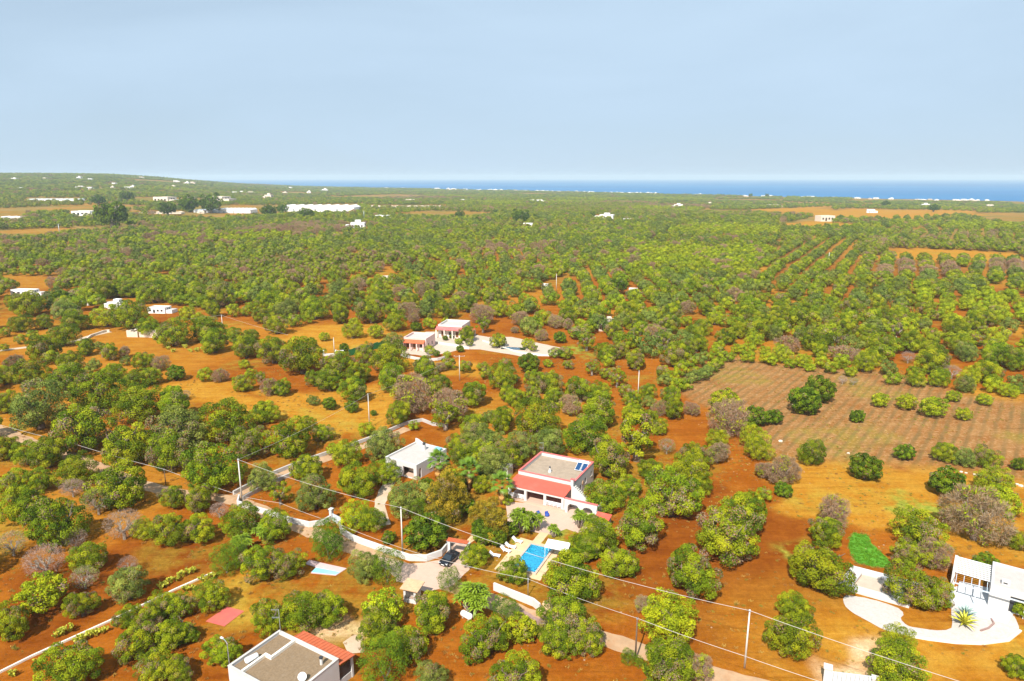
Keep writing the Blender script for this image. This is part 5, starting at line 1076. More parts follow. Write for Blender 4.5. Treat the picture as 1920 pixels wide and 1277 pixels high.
def rosette(seed, n=26, ln=.8, wd=.09, droop=.35, mats=('yucca_leaf',)):
    r = random.Random(seed); mb = MB()
    for k in range(n):
        a = k * 2.39996 + r.uniform(-.2, .2); el = R_(80 - 95 * k / n); d = Vector((math.cos(a) * math.cos(el), math.sin(a) * math.cos(el), math.sin(el))); s = ln * r.uniform(.85, 1.1)
        q = Vector((-math.sin(a), math.cos(a), 0)) * wd; m_ = d * s * .5 + Vector((0, 0, .05)); e = d * s - Vector((0, 0, droop * s * (1 - k / n * .3)))
        mb.add([(0, 0, 0), m_ + q, e, m_ - q], [(0, 1, 2, 3)])
    return mb.mesh('leaf_head', M[mats[0]])
RO = [rosette(k, 34) for k in range(3)]
def yucca(px, py, wid, h, n, label, seed, nm='giant_yucca', ln=1.0):
    t = thing(nm, label, 'yucca', U(px, py), 0, 'giant yuccas and broad-leaved garden plants'); r = random.Random(seed)
    for k in range(n):
        a = k * 2.4 + r.uniform(-.4, .4); rr = wid * .5 * math.sqrt((k + .4) / n) * .85; hh = h * (1 - .45 * (rr / (wid * .5)) ** 2) * r.uniform(.75, 1.0); e = Vector((math.cos(a) * rr, math.sin(a) * rr, hh))
        mb = MB(); mb.tube([(math.cos(a) * .15, math.sin(a) * .15, 0), e * .55 + Vector((0, 0, -.05 * hh)), e], [.14, .1, .08], 6); mb.build('stem', M['bark_pale'], t, True)
        link('leaf_head', RO[k % 3], t, e, (r.uniform(-.3, .3), r.uniform(-.3, .3), r.uniform(0, 6)), [ln * r.uniform(.9, 1.3)] * 3)
yucca(*P('M', 110, 790), 5.2, 4.6, 20, 'giant yucca with bare fanned stems rising over white gas tank', 1, ln=1.4)
yucca(*P('M', 470, 170), 5.0, 4.2, 22, 'broad-leaved yellow-green plant clump shading villa patio', 2, ln=1.1)
yucca(*P('M', 590, 150), 2.4, 3.0, 8, 'tall broad-leaved plant at the patio edge beside yellow-green clump', 3)
yucca(*P('M', 905, 130), 2.6, 3.4, 10, 'broad-leaved green plant clump before arched wall', 4, ln=1.05)
yucca(*P('M', 985, 150), 2.2, 2.8, 8, 'broad-leaved green plant beside the red-topped oven', 5)
yucca(*P('M', 710, 200), 1.9, 2.0, 7, 'low broad-leaved plant beside path to pool', 6, ln=.9)
yucca(*P('L', 330, 230), 5.0, 3.2, 16, 'lush arching green plant clump between lane and olives', 7, ln=1.2)
yucca(*P('L', 130, 320), 4.0, 2.8, 12, 'drooping leafy plant clump at the end of kerb wall', 8, ln=1.1)
def agave(loc, sc, mat, label, n=30):
    t = thing('agave', label, 'agave', loc, .4, None, (sc, sc, sc)); mb = MB(); w0 = .13
    prof = [(0, 0, .6), (.35, .10, 1.0), (.75, .13, .75), (1.1, .06, .35), (1.35, -.03, .02)]; k0 = len(mb.v)
    for x, z, s in prof: mb.v += [(x, -w0 * s, z + .05 * s), (x, 0, z - .02 * s), (x, w0 * s, z + .05 * s)]
    for i in range(len(prof) - 1):
        for j in range(2): mb.f.append((i * 3 + j, i * 3 + j + 1, (i + 1) * 3 + j + 1, (i + 1) * 3 + j)); mb.m.append(0)
    me = mb.mesh('leaf', M[mat]); r = random.Random(3)
    for k in range(n): link('leaf', me, t, (0, 0, .12), (0, -R_(78 - 70 * k / n), k * 2.39996), [r.uniform(.85, 1.1)] * 3)
agave(U(*P('N', 1465, 862), .03), 1.5, 'agave_yellow', 'large yellow-green agave on white gravel before modern house')
agave(U(*P('N', 1478, 800), .05), 1.35, 'agave_blue', 'blue-grey agave behind the yellow-green agave')
LM['x'] = (0, 0)
def pear(seed):
    r = random.Random(seed); mb = MB()
    def pad(p, d, s, k):
        side = d.cross(Vector((r.uniform(-1, 1), r.uniform(-1, 1), .2))).normalized(); nn = d.cross(side).normalized() * s * .12; c = p + d * s * .55; n = 8; ring_ = []
        for j in range(n): a = 6.283 * j / n; ring_.append(c + d * (math.cos(a) * s * .58) + side * (math.sin(a) * s * .40))
        k0 = len(mb.v); mb.v += [tuple(v) for v in ring_] + [tuple(c + nn), tuple(c - nn)]
        for j in range(n): mb.f += [(k0 + j, k0 + (j + 1) % n, k0 + n), (k0 + (j + 1) % n, k0 + j, k0 + n + 1)]; mb.m += [0, 0]
        if k:
            for _ in range(r.randint(2, 3)): q = Vector((r.gauss(0, 1), r.gauss(0, 1), r.gauss(.5, .5))).normalized(); pad(c + d * s * .45, (d + q * .9).normalized(), s * r.uniform(.75, .95), k - 1)
    for _ in range(6): a = r.uniform(0, 6.28); rr = r.uniform(0, .35); pad(Vector((math.cos(a) * rr, math.sin(a) * rr, 0)), Vector((math.cos(a) * .4, math.sin(a) * .4, 1)).normalized(), r.uniform(.34, .46), 2)
    return mb.mesh('pads', M['cactus'], False)
PE = [pear(k) for k in range(4)]
pr_ = random.Random(9)
def cacti(t_, lst, lab, grp, sc=1.0):
    for x, y in lst: link('prickly_pear', PE[pr_.randrange(4)], None, U(*P(t_, x, y)), (0, 0, pr_.uniform(0, 6)), [sc * pr_.uniform(.85, 1.15)] * 3); tag(COL.objects[-1], lab, 'cactus', grp)
cacti('K', [(1200, 585), (1240, 565), (1280, 545), (1330, 525), (1370, 500), (1410, 480), (1450, 462)], 'yellow-green prickly pear in the row above the kerb wall end', 'prickly pears above kerb wall end')
cacti('K', [(430, 945), (480, 925), (530, 900)], 'yellow-green prickly pear in clump above the middle of kerb wall', 'prickly pears above mid kerb wall')
cacti('K', [(600, 985), (640, 965), (690, 945), (730, 930), (775, 912)], 'yellow-green prickly pear in row below the middle of kerb wall', 'prickly pears below mid kerb wall')
cacti('K', [(1390, 600), (1430, 595), (1530, 530), (1590, 515)], 'yellow-green prickly pear below the kerb wall end', 'prickly pears below kerb wall end')
cacti('K', [(290, 1140), (370, 1080), (110, 1235), (850, 860)], 'lone small prickly pear beside the low kerb wall', 'lone prickly pears along kerb wall', .8)
cacti('A', [(1150, 630), (1200, 650), (1260, 700), (1300, 720), (1390, 690), (1430, 720), (1480, 715), (1540, 730)], 'prickly pear in thicket below the stone ruin', 'prickly pears below stone ruin', 1.4)
cacti('B', [(270, 860), (330, 860), (370, 850)], 'prickly pear beside small olive below sandy clearing', 'prickly pears below sandy clearing', 1.3)
cacti('M', [(480, 840), (540, 880), (440, 800), (560, 930)], 'prickly pear clump beside lane below purple stone wall', 'prickly pears below purple stone wall')

# ------------------------------------------------------------------ far groves (beyond counting): one mass of trees
FARL = [[(0, 0, .43, .40, .40, .36), (.1, .06, .46, .34, .32, .34)], [(.08, 0, .42, .36, .40, .36), (-.12, .05, .44, .32, .34, .32)], [(0, .1, .40, .40, .34, .34), (.02, -.1, .50, .36, .32, .32)]]
FO = [crown('far_crown', 800 + i, ('olive', 'olive', 'silver')[i % 3], 2600, .052, .03, lobes=FARL[i % 3], base=.02, ncl=11, crs=(.36, .52), fill=.02, aspect=.7, jit=.16, cbeta=1.8) for i in range(6)]
FM_ = [crown('far_crown', 820 + i, 'olive', 2600, .052, .34, lobes=FARL[i], base=.02, ncl=11, crs=(.36, .52), fill=.02, aspect=.7, jit=.16, cbeta=1.8) for i in range(3)]
FD_ = [crown('far_twigs', 830 + i, 'olive', 3200, .10, .3, lobes=FARL[i], base=.04, ncl=11, crs=(.36, .52), fill=.3, aspect=.13, mode='twig') for i in range(2)]
FL_ = [crown('far_crown', 840, 'lime', 2600, .052, .0, lobes=FARL[0], base=.02, ncl=11, crs=(.36, .52), fill=.02, aspect=.7, jit=.16, cbeta=1.8)]
CLEAR = [ground_poly(p) for p in (
    [(1665, 466), (1905, 474), (1925, 492), (1800, 488), (1665, 482)], [(1455, 421), (1510, 414), (1610, 420), (1600, 429), (1480, 429)],
    [(1505, 397), (1600, 391), (1830, 396), (1835, 403), (1720, 411), (1560, 413)], [(1405, 393), (1560, 387), (1560, 395), (1420, 399)],
    [(360, 386), (670, 382), (672, 400), (520, 402), (360, 400)], [(685, 384), (840, 386), (838, 391), (685, 389)], [(250, 370), (440, 374), (440, 382), (250, 380)],
    [(45, 371), (150, 371), (150, 379), (45, 379)], [(-40, 404), (45, 404), (45, 414), (-40, 414)], [(128, 396), (190, 396), (190, 408), (128, 408)],
    [(240, 396), (345, 395), (345, 402), (240, 402)], [(652, 424), (690, 424), (690, 432), (652, 432)], [(1118, 406), (1165, 407), (1165, 413), (1118, 413)], [(1520, 404), (1570, 404), (1570, 416), (1520, 418)], [(1815, 399), (1930, 399), (1930, 410), (1815, 408)],
    [(30, 545), (90, 545), (95, 570), (0, 565)], [(190, 560), (330, 572), (330, 592), (190, 585)], [(0, 520), (110, 522), (110, 540), (0, 545)], [(700, 515), (760, 515), (760, 530), (700, 530)],
    [(1160, 540), (1200, 540), (1200, 556), (1160, 556)], [(1005, 533), (1060, 530), (1080, 545), (1010, 548)])]
ROWS = ground_poly([(1395, 515), (1440, 482), (1540, 446), (1610, 449), (1605, 470), (1600, 522), (1480, 528)])
r0_, r1_ = G(1462, 505), G(1545, 449); rowdir = (r1_ - r0_).to_2d().normalized(); rown = Vector((-rowdir.y, rowdir.x))
def groves():
    r = np.random.default_rng(21); X, Y, Sz, Kd = [], [], [], []
    lx = np.array([p[0] for p in placed]); ly = np.array([p[1] for p in placed])
    ang0 = math.atan2(rowdir.y, rowdir.x)
    def parcels(pw, ph, sp0, rmin, rmax, wid):
        ca, sa = math.cos(ang0 + .15), math.sin(ang0 + .15); n = int(rmax * 1.5 / pw) + 1; m_ = int(rmax * 1.5 / ph) + 1
        for i in range(-n, n):
            for j in range(-m_, m_):
                u, v = (i + .5) * pw, (j + .5) * ph; x, y = u * ca - v * sa, u * sa + v * ca; R = math.hypot(x, y)
                if R > 850 and r.random() < .10: continue
                if y < 60 or R > rmax + pw or R < rmin - pw or abs(x) > y * .84 + 130: continue
                sp = sp0 * r.uniform(.88, 1.18); a = ang0 + r.choice([0, 0, .12, -.1, .5, 1.57 + .1]) + r.normal(0, .05); jt = r.choice([.06, .10, .18]); k = int(max(pw, ph) / sp) + 2
                g = np.stack(np.meshgrid(np.arange(-k, k + 1), np.arange(-k, k + 1)), -1).reshape(-1, 2) * sp * np.array([1, r.uniform(.95, 1.2)]) + r.normal(0, jt * sp, ((2 * k + 1) ** 2, 2))
                gx = x + g[:, 0] * math.cos(a) - g[:, 1] * math.sin(a); gy = y + g[:, 0] * math.sin(a) + g[:, 1] * math.cos(a)
                uu = gx * ca + gy * sa; vv = -gx * sa + gy * ca; wob = sp * .0
                ok = (abs(uu - u) < pw / 2 - sp * .25) & (abs(vv - v) < ph / 2 - sp * .25) & (r.random(len(gx)) < r.choice([.97, .93, .86]))
                rr = np.hypot(gx, gy); ok &= (rr >= rmin) & (rr < rmax) & (gy > 40) & (abs(gx) < gy * .84 + 90)
                if not ok.any(): continue
                gx, gy = gx[ok], gy[ok]; kind = r.choice([0, 0, 0, 0, 1, 2, 3], p=[.2, .2, .2, .14, .14, .015, .105]); dry = r.choice([.02, .05, .16])
                kk = np.where(r.random(len(gx)) < .82, kind, r.choice([0, 1, 0, 0], len(gx))); kk = np.where((r.random(len(gx)) < dry * .5), 2, kk)
                X.append(gx); Y.append(gy); Sz.append(wid * r.uniform(.85, 1.1) * r.uniform(.78, 1.15, len(gx))); Kd.append(kk)
    parcels(150, 115, 9.6, 110, 950, 9.0); parcels(190, 150, 12.8, 950, 2100, 10.8); parcels(300, 240, 21, 2100, 4700, 19.5); parcels(500, 400, 36, 4700, 8800, 34)
    x, y, s, k = (np.concatenate(q) for q in (X, Y, Sz, Kd))
    z = zland(x, y); px, py = proj(x, y, z + s * .4)
    ok = (py < np.where((px < -25) | (px > 1945), 1000, 0) + np.interp(px, [0, 450, 480, 760, 800, 950, 1000, 1280, 1300, 1920], [566, 566, 590, 590, 600, 600, 640, 650, 660, 660]) + 6 * np.sin(px / 60)) & (z > SEA_Z + 3) & (np.hypot(x, y) < np.interp(np.arctan2(x, y), CA, CR) * .955)
    for c in CLEAR: ok &= ~inpoly(x, y, c)
    ok &= ~inpoly(x, y, ROWS)
    near_ = np.hypot(x, y) < 600
    for i in np.nonzero(ok & near_)[0]:
        if np.min(np.hypot(lx - x[i], ly - y[i])) < 6.5: ok[i] = False
    # grey dying belt on the left, dull dry belt, green parcels on the right
    belt = (px < 520) & (py > 415) & (py < 500) & (r.random(len(x)) < .30 * np.clip((560 - px) / 300, 0, 1)); k[belt & (k != 2)] = r.choice([1, 2], (belt & (k != 2)).sum(), p=[.6, .4])
    b2 = (px > 860) & (px < 1040) & (py > 455) & (py < 485) & (r.random(len(x)) < .4); k[b2] = 2
    b3 = (px > 1640) & (py > 490) & (py < 510) & (r.random(len(x)) < .7); k[b3] = 2
    b4 = (px > 1600) & (py > 510) & (py < 560); k[b4 & (k == 2)] = 0; b5 = (px > 1700) & (py > 538); k[b5 & (r.random(len(x)) < .7)] = 3
    x, y, z, s, k = x[ok], y[ok], z[ok], s[ok], k[ok]
    # wide-spaced orchard rows
    gx, gy = [], []
    for i in range(-14, 15):
        for j in range(-6, 60):
            q = r0_.to_2d() + rown * (i * 12.6) + rowdir * (j * 9.0) + Vector((r.normal(0, .5), r.normal(0, .5)))
            if r.random() < .95: gx.append(q.x); gy.append(q.y)
    gx, gy = np.array(gx), np.array(gy); kp = inpoly(gx, gy, ROWS); gx, gy = gx[kp], gy[kp]
    tl = [G(a, 463 + (a - 1660) * .035) for a in np.arange(1662, 1930, 17)]; gx = np.concatenate([gx, [q.x for q in tl]]); gy = np.concatenate([gy, [q.y for q in tl]])
    rest = [i for i in range(len(placed)) if i not in single]
    x = np.concatenate([x, gx, [placed[i][0] for i in rest]]); y = np.concatenate([y, gy, [placed[i][1] for i in rest]]); z = zland(x, y)
    s = np.concatenate([s, r.uniform(6.6, 8.2, len(gx)), [placed[i][3] for i in rest]])
    k = np.concatenate([k, np.zeros(len(gx), int), [0 if placed[i][4] in 'gs' else (3 if placed[i][4] == 'l' else 1) for i in rest]]).astype(int)
    # kind -> mesh index
    idx = np.zeros(len(x), np.int32); nFO, nFM, nFD = len(FO), len(FM_), len(FD_)
    idx[k == 0] = r.integers(0, nFO, (k == 0).sum()); idx[k == 1] = nFO + r.integers(0, nFM, (k == 1).sum()); idx[k == 2] = nFO + nFM + r.integers(0, nFD, (k == 2).sum()); idx[k == 3] = nFO + nFM + nFD
    me = bpy.data.meshes.new('olive_grove'); me.vertices.add(len(x)); me.vertices.foreach_set('co', np.stack([x, y, z], 1).astype(np.float32).ravel())
    a = me.attributes.new('pick', 'INT', 'POINT'); a.data.foreach_set('value', idx)
    a = me.attributes.new('size', 'FLOAT_VECTOR', 'POINT'); hh = np.where(s > 28, .2, .32) * (s > 15) + (s <= 15) * np.where(s > 15, .42, np.where(s > 10, .62, .95)) * r.uniform(.85, 1.12, len(x)); a.data.foreach_set('vector', np.stack([s, s, s * hh], 1).astype(np.float32).ravel())
    a = me.attributes.new('turn', 'FLOAT_VECTOR', 'POINT'); a.data.foreach_set('vector', np.stack([0 * x, 0 * x, r.uniform(0, 6.28, len(x))], 1).astype(np.float32).ravel())
    me.update(); o = link('olive_grove', me); tag(o, 'dense olive groves stretching toward the sea', 'olive grove', kind='stuff')
    src = bpy.data.collections.new('grove_sources')
    for n_, m_ in enumerate(FO + FM_ + FD_ + FL_):
        so = bpy.data.objects.new(f'grove_source_{n_:02d}', m_); src.objects.link(so)
    instancer(o, src); print('grove trees', len(x))
def instancer(o, src):
    ng = bpy.data.node_groups.new('scatter', 'GeometryNodeTree'); ng.interface.new_socket('Geometry', in_out='INPUT', socket_type='NodeSocketGeometry'); ng.interface.new_socket('Geometry', in_out='OUTPUT', socket_type='NodeSocketGeometry')
    N = ng.nodes.new; K = ng.links.new; gi, go = N('NodeGroupInput'), N('NodeGroupOutput'); ip = N('GeometryNodeInstanceOnPoints'); ci = N('GeometryNodeCollectionInfo'); ci.inputs['Collection'].default_value = src
    ci.inputs['Separate Children'].default_value = True; ci.inputs['Reset Children'].default_value = True; ip.inputs['Pick Instance'].default_value = True
    def att(n_, ty): q = N('GeometryNodeInputNamedAttribute'); q.data_type = ty; q.inputs['Name'].default_value = n_; return q.outputs['Attribute']
    K(gi.outputs[0], ip.inputs['Points']); K(ci.outputs[0], ip.inputs['Instance']); K(att('pick', 'INT'), ip.inputs['Instance Index']); K(att('size', 'FLOAT_VECTOR'), ip.inputs['Scale'])
    er = N('FunctionNodeEulerToRotation'); K(att('turn', 'FLOAT_VECTOR'), er.inputs[0]); K(er.outputs[0], ip.inputs['Rotation']); K(ip.outputs[0], go.inputs[0])
    md = o.modifiers.new('scatter', 'NODES'); md.node_group = ng
groves()

# dry weeds on the near soil
def pebbles():
    r = np.random.default_rng(15); n = 4500; a = r.uniform(-.72, .72, n); d = np.sqrt(r.uniform(66 ** 2, 230 ** 2, n)); x, y = np.sin(a) * d, np.cos(a) * d
    ok = vnoise(x, y, 14, 12) + .4 * vnoise(x, y, 3, 6) > .92
    for c in (tp('N', [(480, 560), (1916, 380), (1916, 1010), (1100, 980), (540, 760)]), [(700, 1040), (846, 1016), (884, 1022), (884, 1062), (800, 1110)], [(945, 985), (945, 840), (1150, 840), (1150, 985), (1060, 1080), (960, 1080)], [(740, 670), (745, 600), (900, 600), (1060, 655), (1050, 672)], [(420, 1290), (420, 1230), (530, 1150), (700, 1220), (690, 1290)], [(715, 900), (720, 850), (790, 820), (845, 850), (840, 900)]): ok &= ~inpoly(x, y, ground_poly(c))
    x, y = x[ok], y[ok]; n = len(x); me = bpy.data.meshes.new('loose_stones'); me.vertices.add(n); me.vertices.foreach_set('co', np.stack([x, y, 0 * x + .02], 1).astype(np.float32).ravel())
    q = me.attributes.new('pick', 'INT', 'POINT'); q.data.foreach_set('value', r.integers(0, 4, n).astype(np.int32)); s = r.uniform(.10, .36, n) ** 1.3 * 1.5
    q = me.attributes.new('size', 'FLOAT_VECTOR', 'POINT'); q.data.foreach_set('vector', np.stack([s, s, s * .8], 1).astype(np.float32).ravel())
    q = me.attributes.new('turn', 'FLOAT_VECTOR', 'POINT'); q.data.foreach_set('vector', np.stack([0 * x, 0 * x, r.uniform(0, 6.28, n)], 1).astype(np.float32).ravel())
    me.update(); o = link('loose_stones', me); tag(o, 'pale loose stones scattered over the red soil', 'stones', kind='stuff'); src = bpy.data.collections.new('stone_sources')
    for k in range(4):
        sm_ = stones[k].copy(); sm_.materials[0] = M['field_stone']; src.objects.link(bpy.data.objects.new(f'stone_source_{k}', sm_))
    instancer(o, src)
pebbles()
def weeds():
    r = np.random.default_rng(5); n = 16000; a = r.uniform(-.72, .72, n); d = np.sqrt(r.uniform(66 ** 2, 250 ** 2, n)); x, y = np.sin(a) * d, np.cos(a) * d
    ok = vnoise(x, y, 9, 8) + .5 * vnoise(x, y, 2.5, 4) > .80
    lane_pts = np.array([tuple(p) for p in dense(gl(LANE), 2)]); 
    for c in ([(700, 1040), (770, 1058), (846, 1016), (884, 1022), (884, 1062), (800, 1110)], [(952, 985), (948, 930), (1130, 940), (1130, 985), (1010, 1010)], [(960, 1015), (1060, 1010), (1060, 1080), (960, 1080)], [(740, 670), (745, 600), (900, 600), (1060, 655), (1050, 672)]): ok &= ~inpoly(x, y, ground_poly(c))
    for c in (tp('N', [(500, 600), (1916, 540), (1916, 1010), (1100, 980), (560, 760)]), tp('N', [(500, 380), (950, 400), (950, 700), (480, 600)])): ok &= ~inpoly(x, y, ground_poly(c))
    for c in (tp('K', [(1500, 840), (1700, 700), (1860, 756), (1680, 900)]), tp('L', [(590, 402), (640, 360), (940, 437), (838, 510), (630, 480)])): ok &= ~inpoly(x, y, ground_poly(c))
    gq = ground_poly(tp('N', [(600, 170), (930, 170), (930, 432), (600, 432)])); g0, g1 = np.min(gq, 0), np.max(gq, 0); m0 = 1500; x = np.concatenate([x[ok], r.uniform(g0[0], g1[0], m0)]); y = np.concatenate([y[ok], r.uniform(g0[1], g1[1], m0)])
    ok = np.ones(len(x), bool); ok[-m0:] = inpoly(x[-m0:], y[-m0:], ground_poly(tp('N', [(640, 165), (750, 180), (780, 250), (865, 330), (940, 400), (900, 438), (790, 430), (650, 400), (600, 300), (590, 220)]))); x, y = x[ok], y[ok]; me = bpy.data.meshes.new('dry_weeds'); n = len(x); me.vertices.add(n); me.vertices.foreach_set('co', np.stack([x, y, 0 * x], 1).astype(np.float32).ravel())
    lw = inpoly(x, y, ground_poly(tp('N', [(640, 170), (745, 185), (775, 250), (860, 330), (930, 400), (900, 432), (790, 425), (660, 395), (610, 300), (600, 220)])))
    idx = np.where(lw, 3, r.integers(0, 3, n)).astype(np.int32); q = me.attributes.new('pick', 'INT', 'POINT'); q.data.foreach_set('value', idx)
    s = r.uniform(.35, 1.1, n); q = me.attributes.new('size', 'FLOAT_VECTOR', 'POINT'); q.data.foreach_set('vector', np.stack([s, s, s * r.uniform(.4, 1, n)], 1).astype(np.float32).ravel())
    q = me.attributes.new('turn', 'FLOAT_VECTOR', 'POINT'); q.data.foreach_set('vector', np.stack([0 * x, 0 * x, r.uniform(0, 6.28, n)], 1).astype(np.float32).ravel())
    me.update(); o = link('dry_weeds', me); tag(o, 'low dry weeds dotted over the red soil', 'weeds', kind='stuff'); src = bpy.data.collections.new('weed_sources')
    for k in range(4):
        rr = np.random.default_rng(60 + k); m = 26; th = rr.uniform(0, 6.28, m); rad = rr.uniform(0, .35, m); p = np.stack([np.cos(th) * rad, np.sin(th) * rad, rr.uniform(.05, .22, m)], 1)
        t = unit(np.stack([rr.normal(0, .5, m), rr.normal(0, .5, m), np.ones(m)], 1)); b = unit(np.cross(t, rr.normal(size=(m, 3)))); pal = np.array([(.36, .23, .05), (.22, .20, .03), (.30, .16, .04), (.09, .24, .012)])[k]
        so = bpy.data.objects.new(f'weed_source_{k}', quads_mesh('weed', p, t, b, rr.uniform(.25, .45, m), rr.uniform(.05, .1, m), np.tile(pal, (m, 1)) * rr.uniform(.8, 1.2, (m, 1)), 'leaf')); src.objects.link(so)
    instancer(o, src)
weeds()

# ------------------------------------------------------------------ far buildings
def blockmesh(k, wm):
    mb = MB(); r = random.Random(k)
    mb.box(-.5, .5, -.4, .4, 0, 1); mb.box(-.5, .5, -.4, -.37, 1, 1.08); mb.box(-.5, .5, .37, .4, 1, 1.08); mb.box(-.5, -.47, -.37, .37, 1, 1.08); mb.box(.47, .5, -.37, .37, 1, 1.08)
    mb.box(-.46, .46, -.36, .36, .9, 1.004, 1)
    if k % 3 != 1: mb.box(.5, .85, -.3, .38, 0, .62); mb.box(.503, .84, -.29, .37, .62, .625, 1)
    if k % 3 == 1: mb.box(-.9, -.5, -.2, .4, 0, .72); mb.box(-.2, .2, -.15, .25, 1.004, 1.45)
    for i in range(4): x = -.4 + i * .22; mb.box(x, x + .11, -.412, -.399, .12 if i == 1 else .38, .72, 2)
    for i in range(2): mb.box(.499, .51, -.1 + i * .2, 0 + i * .2, .66, .85, 2)
    return mb.mesh('house', [M[wm], M['pale_roof'], M['dark_opening']])
BL = [blockmesh(k, 'far_white') for k in range(3)] + [blockmesh(k, 'far_cream') for k in range(3)]
fr_ = random.Random(31)
def farhouse(px, py, wpx, hpx, label, var=0, group=None, rz=None, nm='farmhouse', dpt=.8):
    q = G(px, py); s = depth(q.x, q.y, q.z) / F_PX; W, Hh = wpx * s * .85, hpx * s
    o = link(nm, BL[var], None, q, (0, 0, fr_.uniform(-.4, .2) if rz is None else rz), (W, W * dpt, max(Hh, 2.5)))
    return tag(o, label, 'house', group)
farhouse(48, 553, 52, 10, 'long low white house with orange wall end behind dark bush', 0, rz=-.1, dpt=.5)
farhouse(222, 578, 34, 12, 'stepped white house with terraces among bushes left of pole', 1, rz=-.2)
farhouse(160, 572, 16, 10, 'narrow white house end beside stepped white house', 0, rz=-.2)
farhouse(300, 586, 40, 9, 'low white house with dark porch opening beside orange shrubs', 2, rz=-.1)
farhouse(723, 527, 18, 9, 'small cream stone hut alone in the grove', 3, rz=.1); farhouse(1187, 551, 18, 10, 'small white hut beside bright round tree', 0, rz=-.3)
farhouse(1022, 541, 14, 6, 'tiny white hut beside yellow shrubs and pole', 2); farhouse(1142, 611, 22, 12, 'pale stone hut half hidden among olives above the row', 4, rz=.2); farhouse(1885, 448, 8, 5, 'tiny white hut at the edge of far orange field', 0)
farhouse(1130, 620, 20, 8, 'low pale stone enclosure below the pale stone hut', 5, rz=.1); farhouse(85, 484, 20, 6, 'grey stone trullo hut in the dying grove', 4)
def longhall(px, py, wpx, hpx, label, mat, rz=0.0, dpt=30, nm='warehouse', bays=8, cat='warehouse'):
    q = G(px, py); s = depth(q.x, q.y, q.z) / F_PX; W, Hh = wpx * s, hpx * s; t = thing(nm, label, cat, q, rz)
    mb = MB(); mb.box(-W / 2, W / 2, 0, dpt, 0, Hh * .7); mb.build('wall', M[mat], t)
    mb = MB(); n = bays
    for k in range(n):
        a, b = -W / 2 + W * k / n, -W / 2 + W * (k + 1) / n - .1; c = (a + b) / 2
        mb.add([(a, -.4, Hh * .7), (c, -.4, Hh), (b, -.4, Hh * .7), (a, dpt, Hh * .7), (c, dpt, Hh), (b, dpt, Hh * .7)], [(0, 2, 1), (3, 4, 5), (0, 1, 4, 3), (1, 2, 5, 4), (0, 3, 5, 2)])
    mb.build('roof', M[mat], t)
    for k in range(3): mb = MB(); x = -W * .35 + k * W * .3; mb.box(x, x + W * .03, -.12, -.01, 0, Hh * .5); mb.build('door', M['metal_grey'], t)
longhall(596, 398, 138, 13, 'very long bright white warehouse in distance beside pines', 'far_white', -.05, 45)
longhall(440, 400, 60, 9, 'white glasshouse hall left of the long warehouse', 'far_white', -.03); longhall(385, 399, 46, 6, 'low white glasshouse with thin roof behind round pines', 'greenhouse_film', -.03, 25, 'greenhouse', 6, 'greenhouse')
longhall(98, 377, 95, 4, 'long pale greenhouse strip on far left plain', 'greenhouse_film', 0, 25, 'greenhouse', 10, 'greenhouse'); longhall(760, 389, 140, 3.2, 'very long thin cream shed beyond the warehouse', 'far_cream', -.02, 14, 'shed', 12, 'shed')
longhall(18, 412, 40, 6, 'white shed at the far left edge', 'far_white', 0, 15, 'shed', 3, 'shed'); longhall(300, 401, 80, 4, 'low cream yard sheds before the round pines', 'far_cream', 0, 12, 'shed', 6, 'shed')
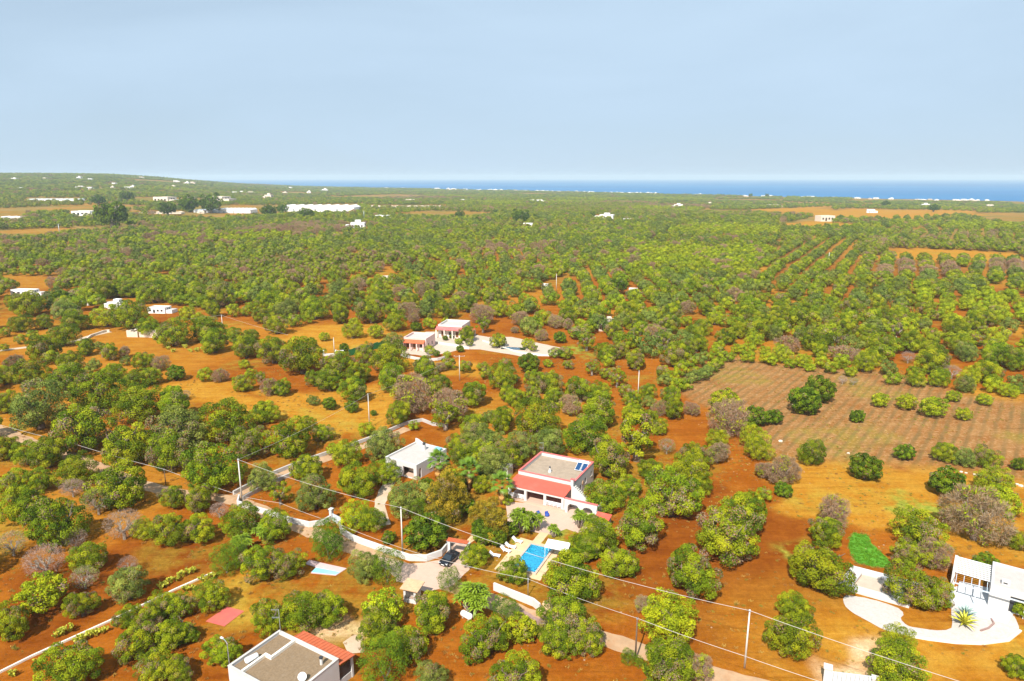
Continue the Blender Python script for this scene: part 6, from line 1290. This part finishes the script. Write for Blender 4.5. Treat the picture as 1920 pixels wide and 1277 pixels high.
for a in ((158, 404, 40, 8, 'white farmhouse left of the big dark pine', 0), (310, 380, 40, 10, 'cream farm buildings behind round pines', 3), (410, 378, 44, 9, 'pale manor beside the round pines', 3), (505, 374, 16, 8, 'cream house above the warehouse', 4),
          (672, 430, 30, 12, 'white farmhouse with yard nearest the far grey pylon', 1), (718, 411, 28, 7, 'low white farmhouse beyond pylon', 0), (768, 378, 22, 4, 'cream house before the sea plain', 3), (1006, 379, 26, 4, 'long white house on the coastal plain', 0),
          (1138, 411, 30, 8, 'white farmhouse with tower beside dark cypress', 1), (1175, 415, 18, 5, 'small white outbuilding beside far farmhouse', 0), (990, 427, 20, 8, 'white house showing over grove crowns', 2), (1272, 390, 18, 6, 'white domed house on the coastal plain', 1),
          (1546, 415, 34, 10, 'cream farmhouse beside far orange field', 3), (1632, 399, 16, 6, 'white house among far tan fields', 0), (1330, 385, 16, 4, 'cream house before the coast town', 4), (1450, 388, 24, 4, 'low cream house row at far field edge', 5),
          (1735, 388, 14, 5, 'white house among trees near coast on the right', 1), (1855, 389, 12, 5, 'cream house near coast beyond the green vineyard', 3), (870, 378, 14, 4, 'white hut before the coast town', 0), (380, 400, 14, 4, 'small cream hut before glasshouse', 4)):
    farhouse(*a[:5], a[5])
for px, py in ((28, 336), (38, 353), (85, 335), (150, 335), (170, 337), (145, 352), (152, 351), (168, 354), (215, 346), (212, 353), (240, 353), (250, 352), (265, 333.5), (330, 340), (352, 345), (362, 344), (440, 362), (455, 361), (470, 362), (500, 371), (545, 353), (325, 350), (580, 361), (610, 358), (535, 363)):
    farhouse(px, py + 1.2, fr_.uniform(6, 12), fr_.uniform(2.6, 4.2), 'small pale house dotted on the far green hillside', fr_.choice([0, 1, 2, 3, 4]), 'houses on the far hillside')
for k in range(160):
    px = fr_.uniform(720, 1920) if k > 100 else fr_.uniform(840, 1240); a = az_px(px); rc = float(np.interp(a, CA, CR)); dd = rc * fr_.uniform(.93, .985); x, y = math.sin(a) * dd, math.cos(a) * dd
    zz = float(zland(x, y)); s = dd / F_PX
    o = link('town_house', BL[fr_.choice([0, 1, 2, 0, 1, 3])], None, (x, y, zz), (0, 0, fr_.uniform(-.3, .3)), (s * fr_.uniform(3, 9), s * fr_.uniform(2, 5), s * fr_.uniform(1.1, 2.2)))
    tag(o, 'small white house in the town strung along the coast', 'house', 'houses of the coast town')

# ------------------------------------------------------------------ air
def haze():
    mb = MB(); mb.box(-26000, 26000, -15000, 25500, -36, 112); o = mb.build('haze', None); o.data.materials.clear()
    m = bpy.data.materials.new('haze_air'); m.use_nodes = True; t = m.node_tree; t.nodes.clear(); pv = t.nodes.new('ShaderNodeVolumePrincipled'); ou = t.nodes.new('ShaderNodeOutputMaterial')
    pv.inputs['Color'].default_value = (.76, .91, 1, 1); pv.inputs['Density'].default_value = HAZE; pv.inputs['Anisotropy'].default_value = 0
    t.links.new(pv.outputs[0], ou.inputs['Volume']); o.data.materials.append(m); tag(o, kind='stuff')
HAZE = 8.0e-5
if HAZE: haze()
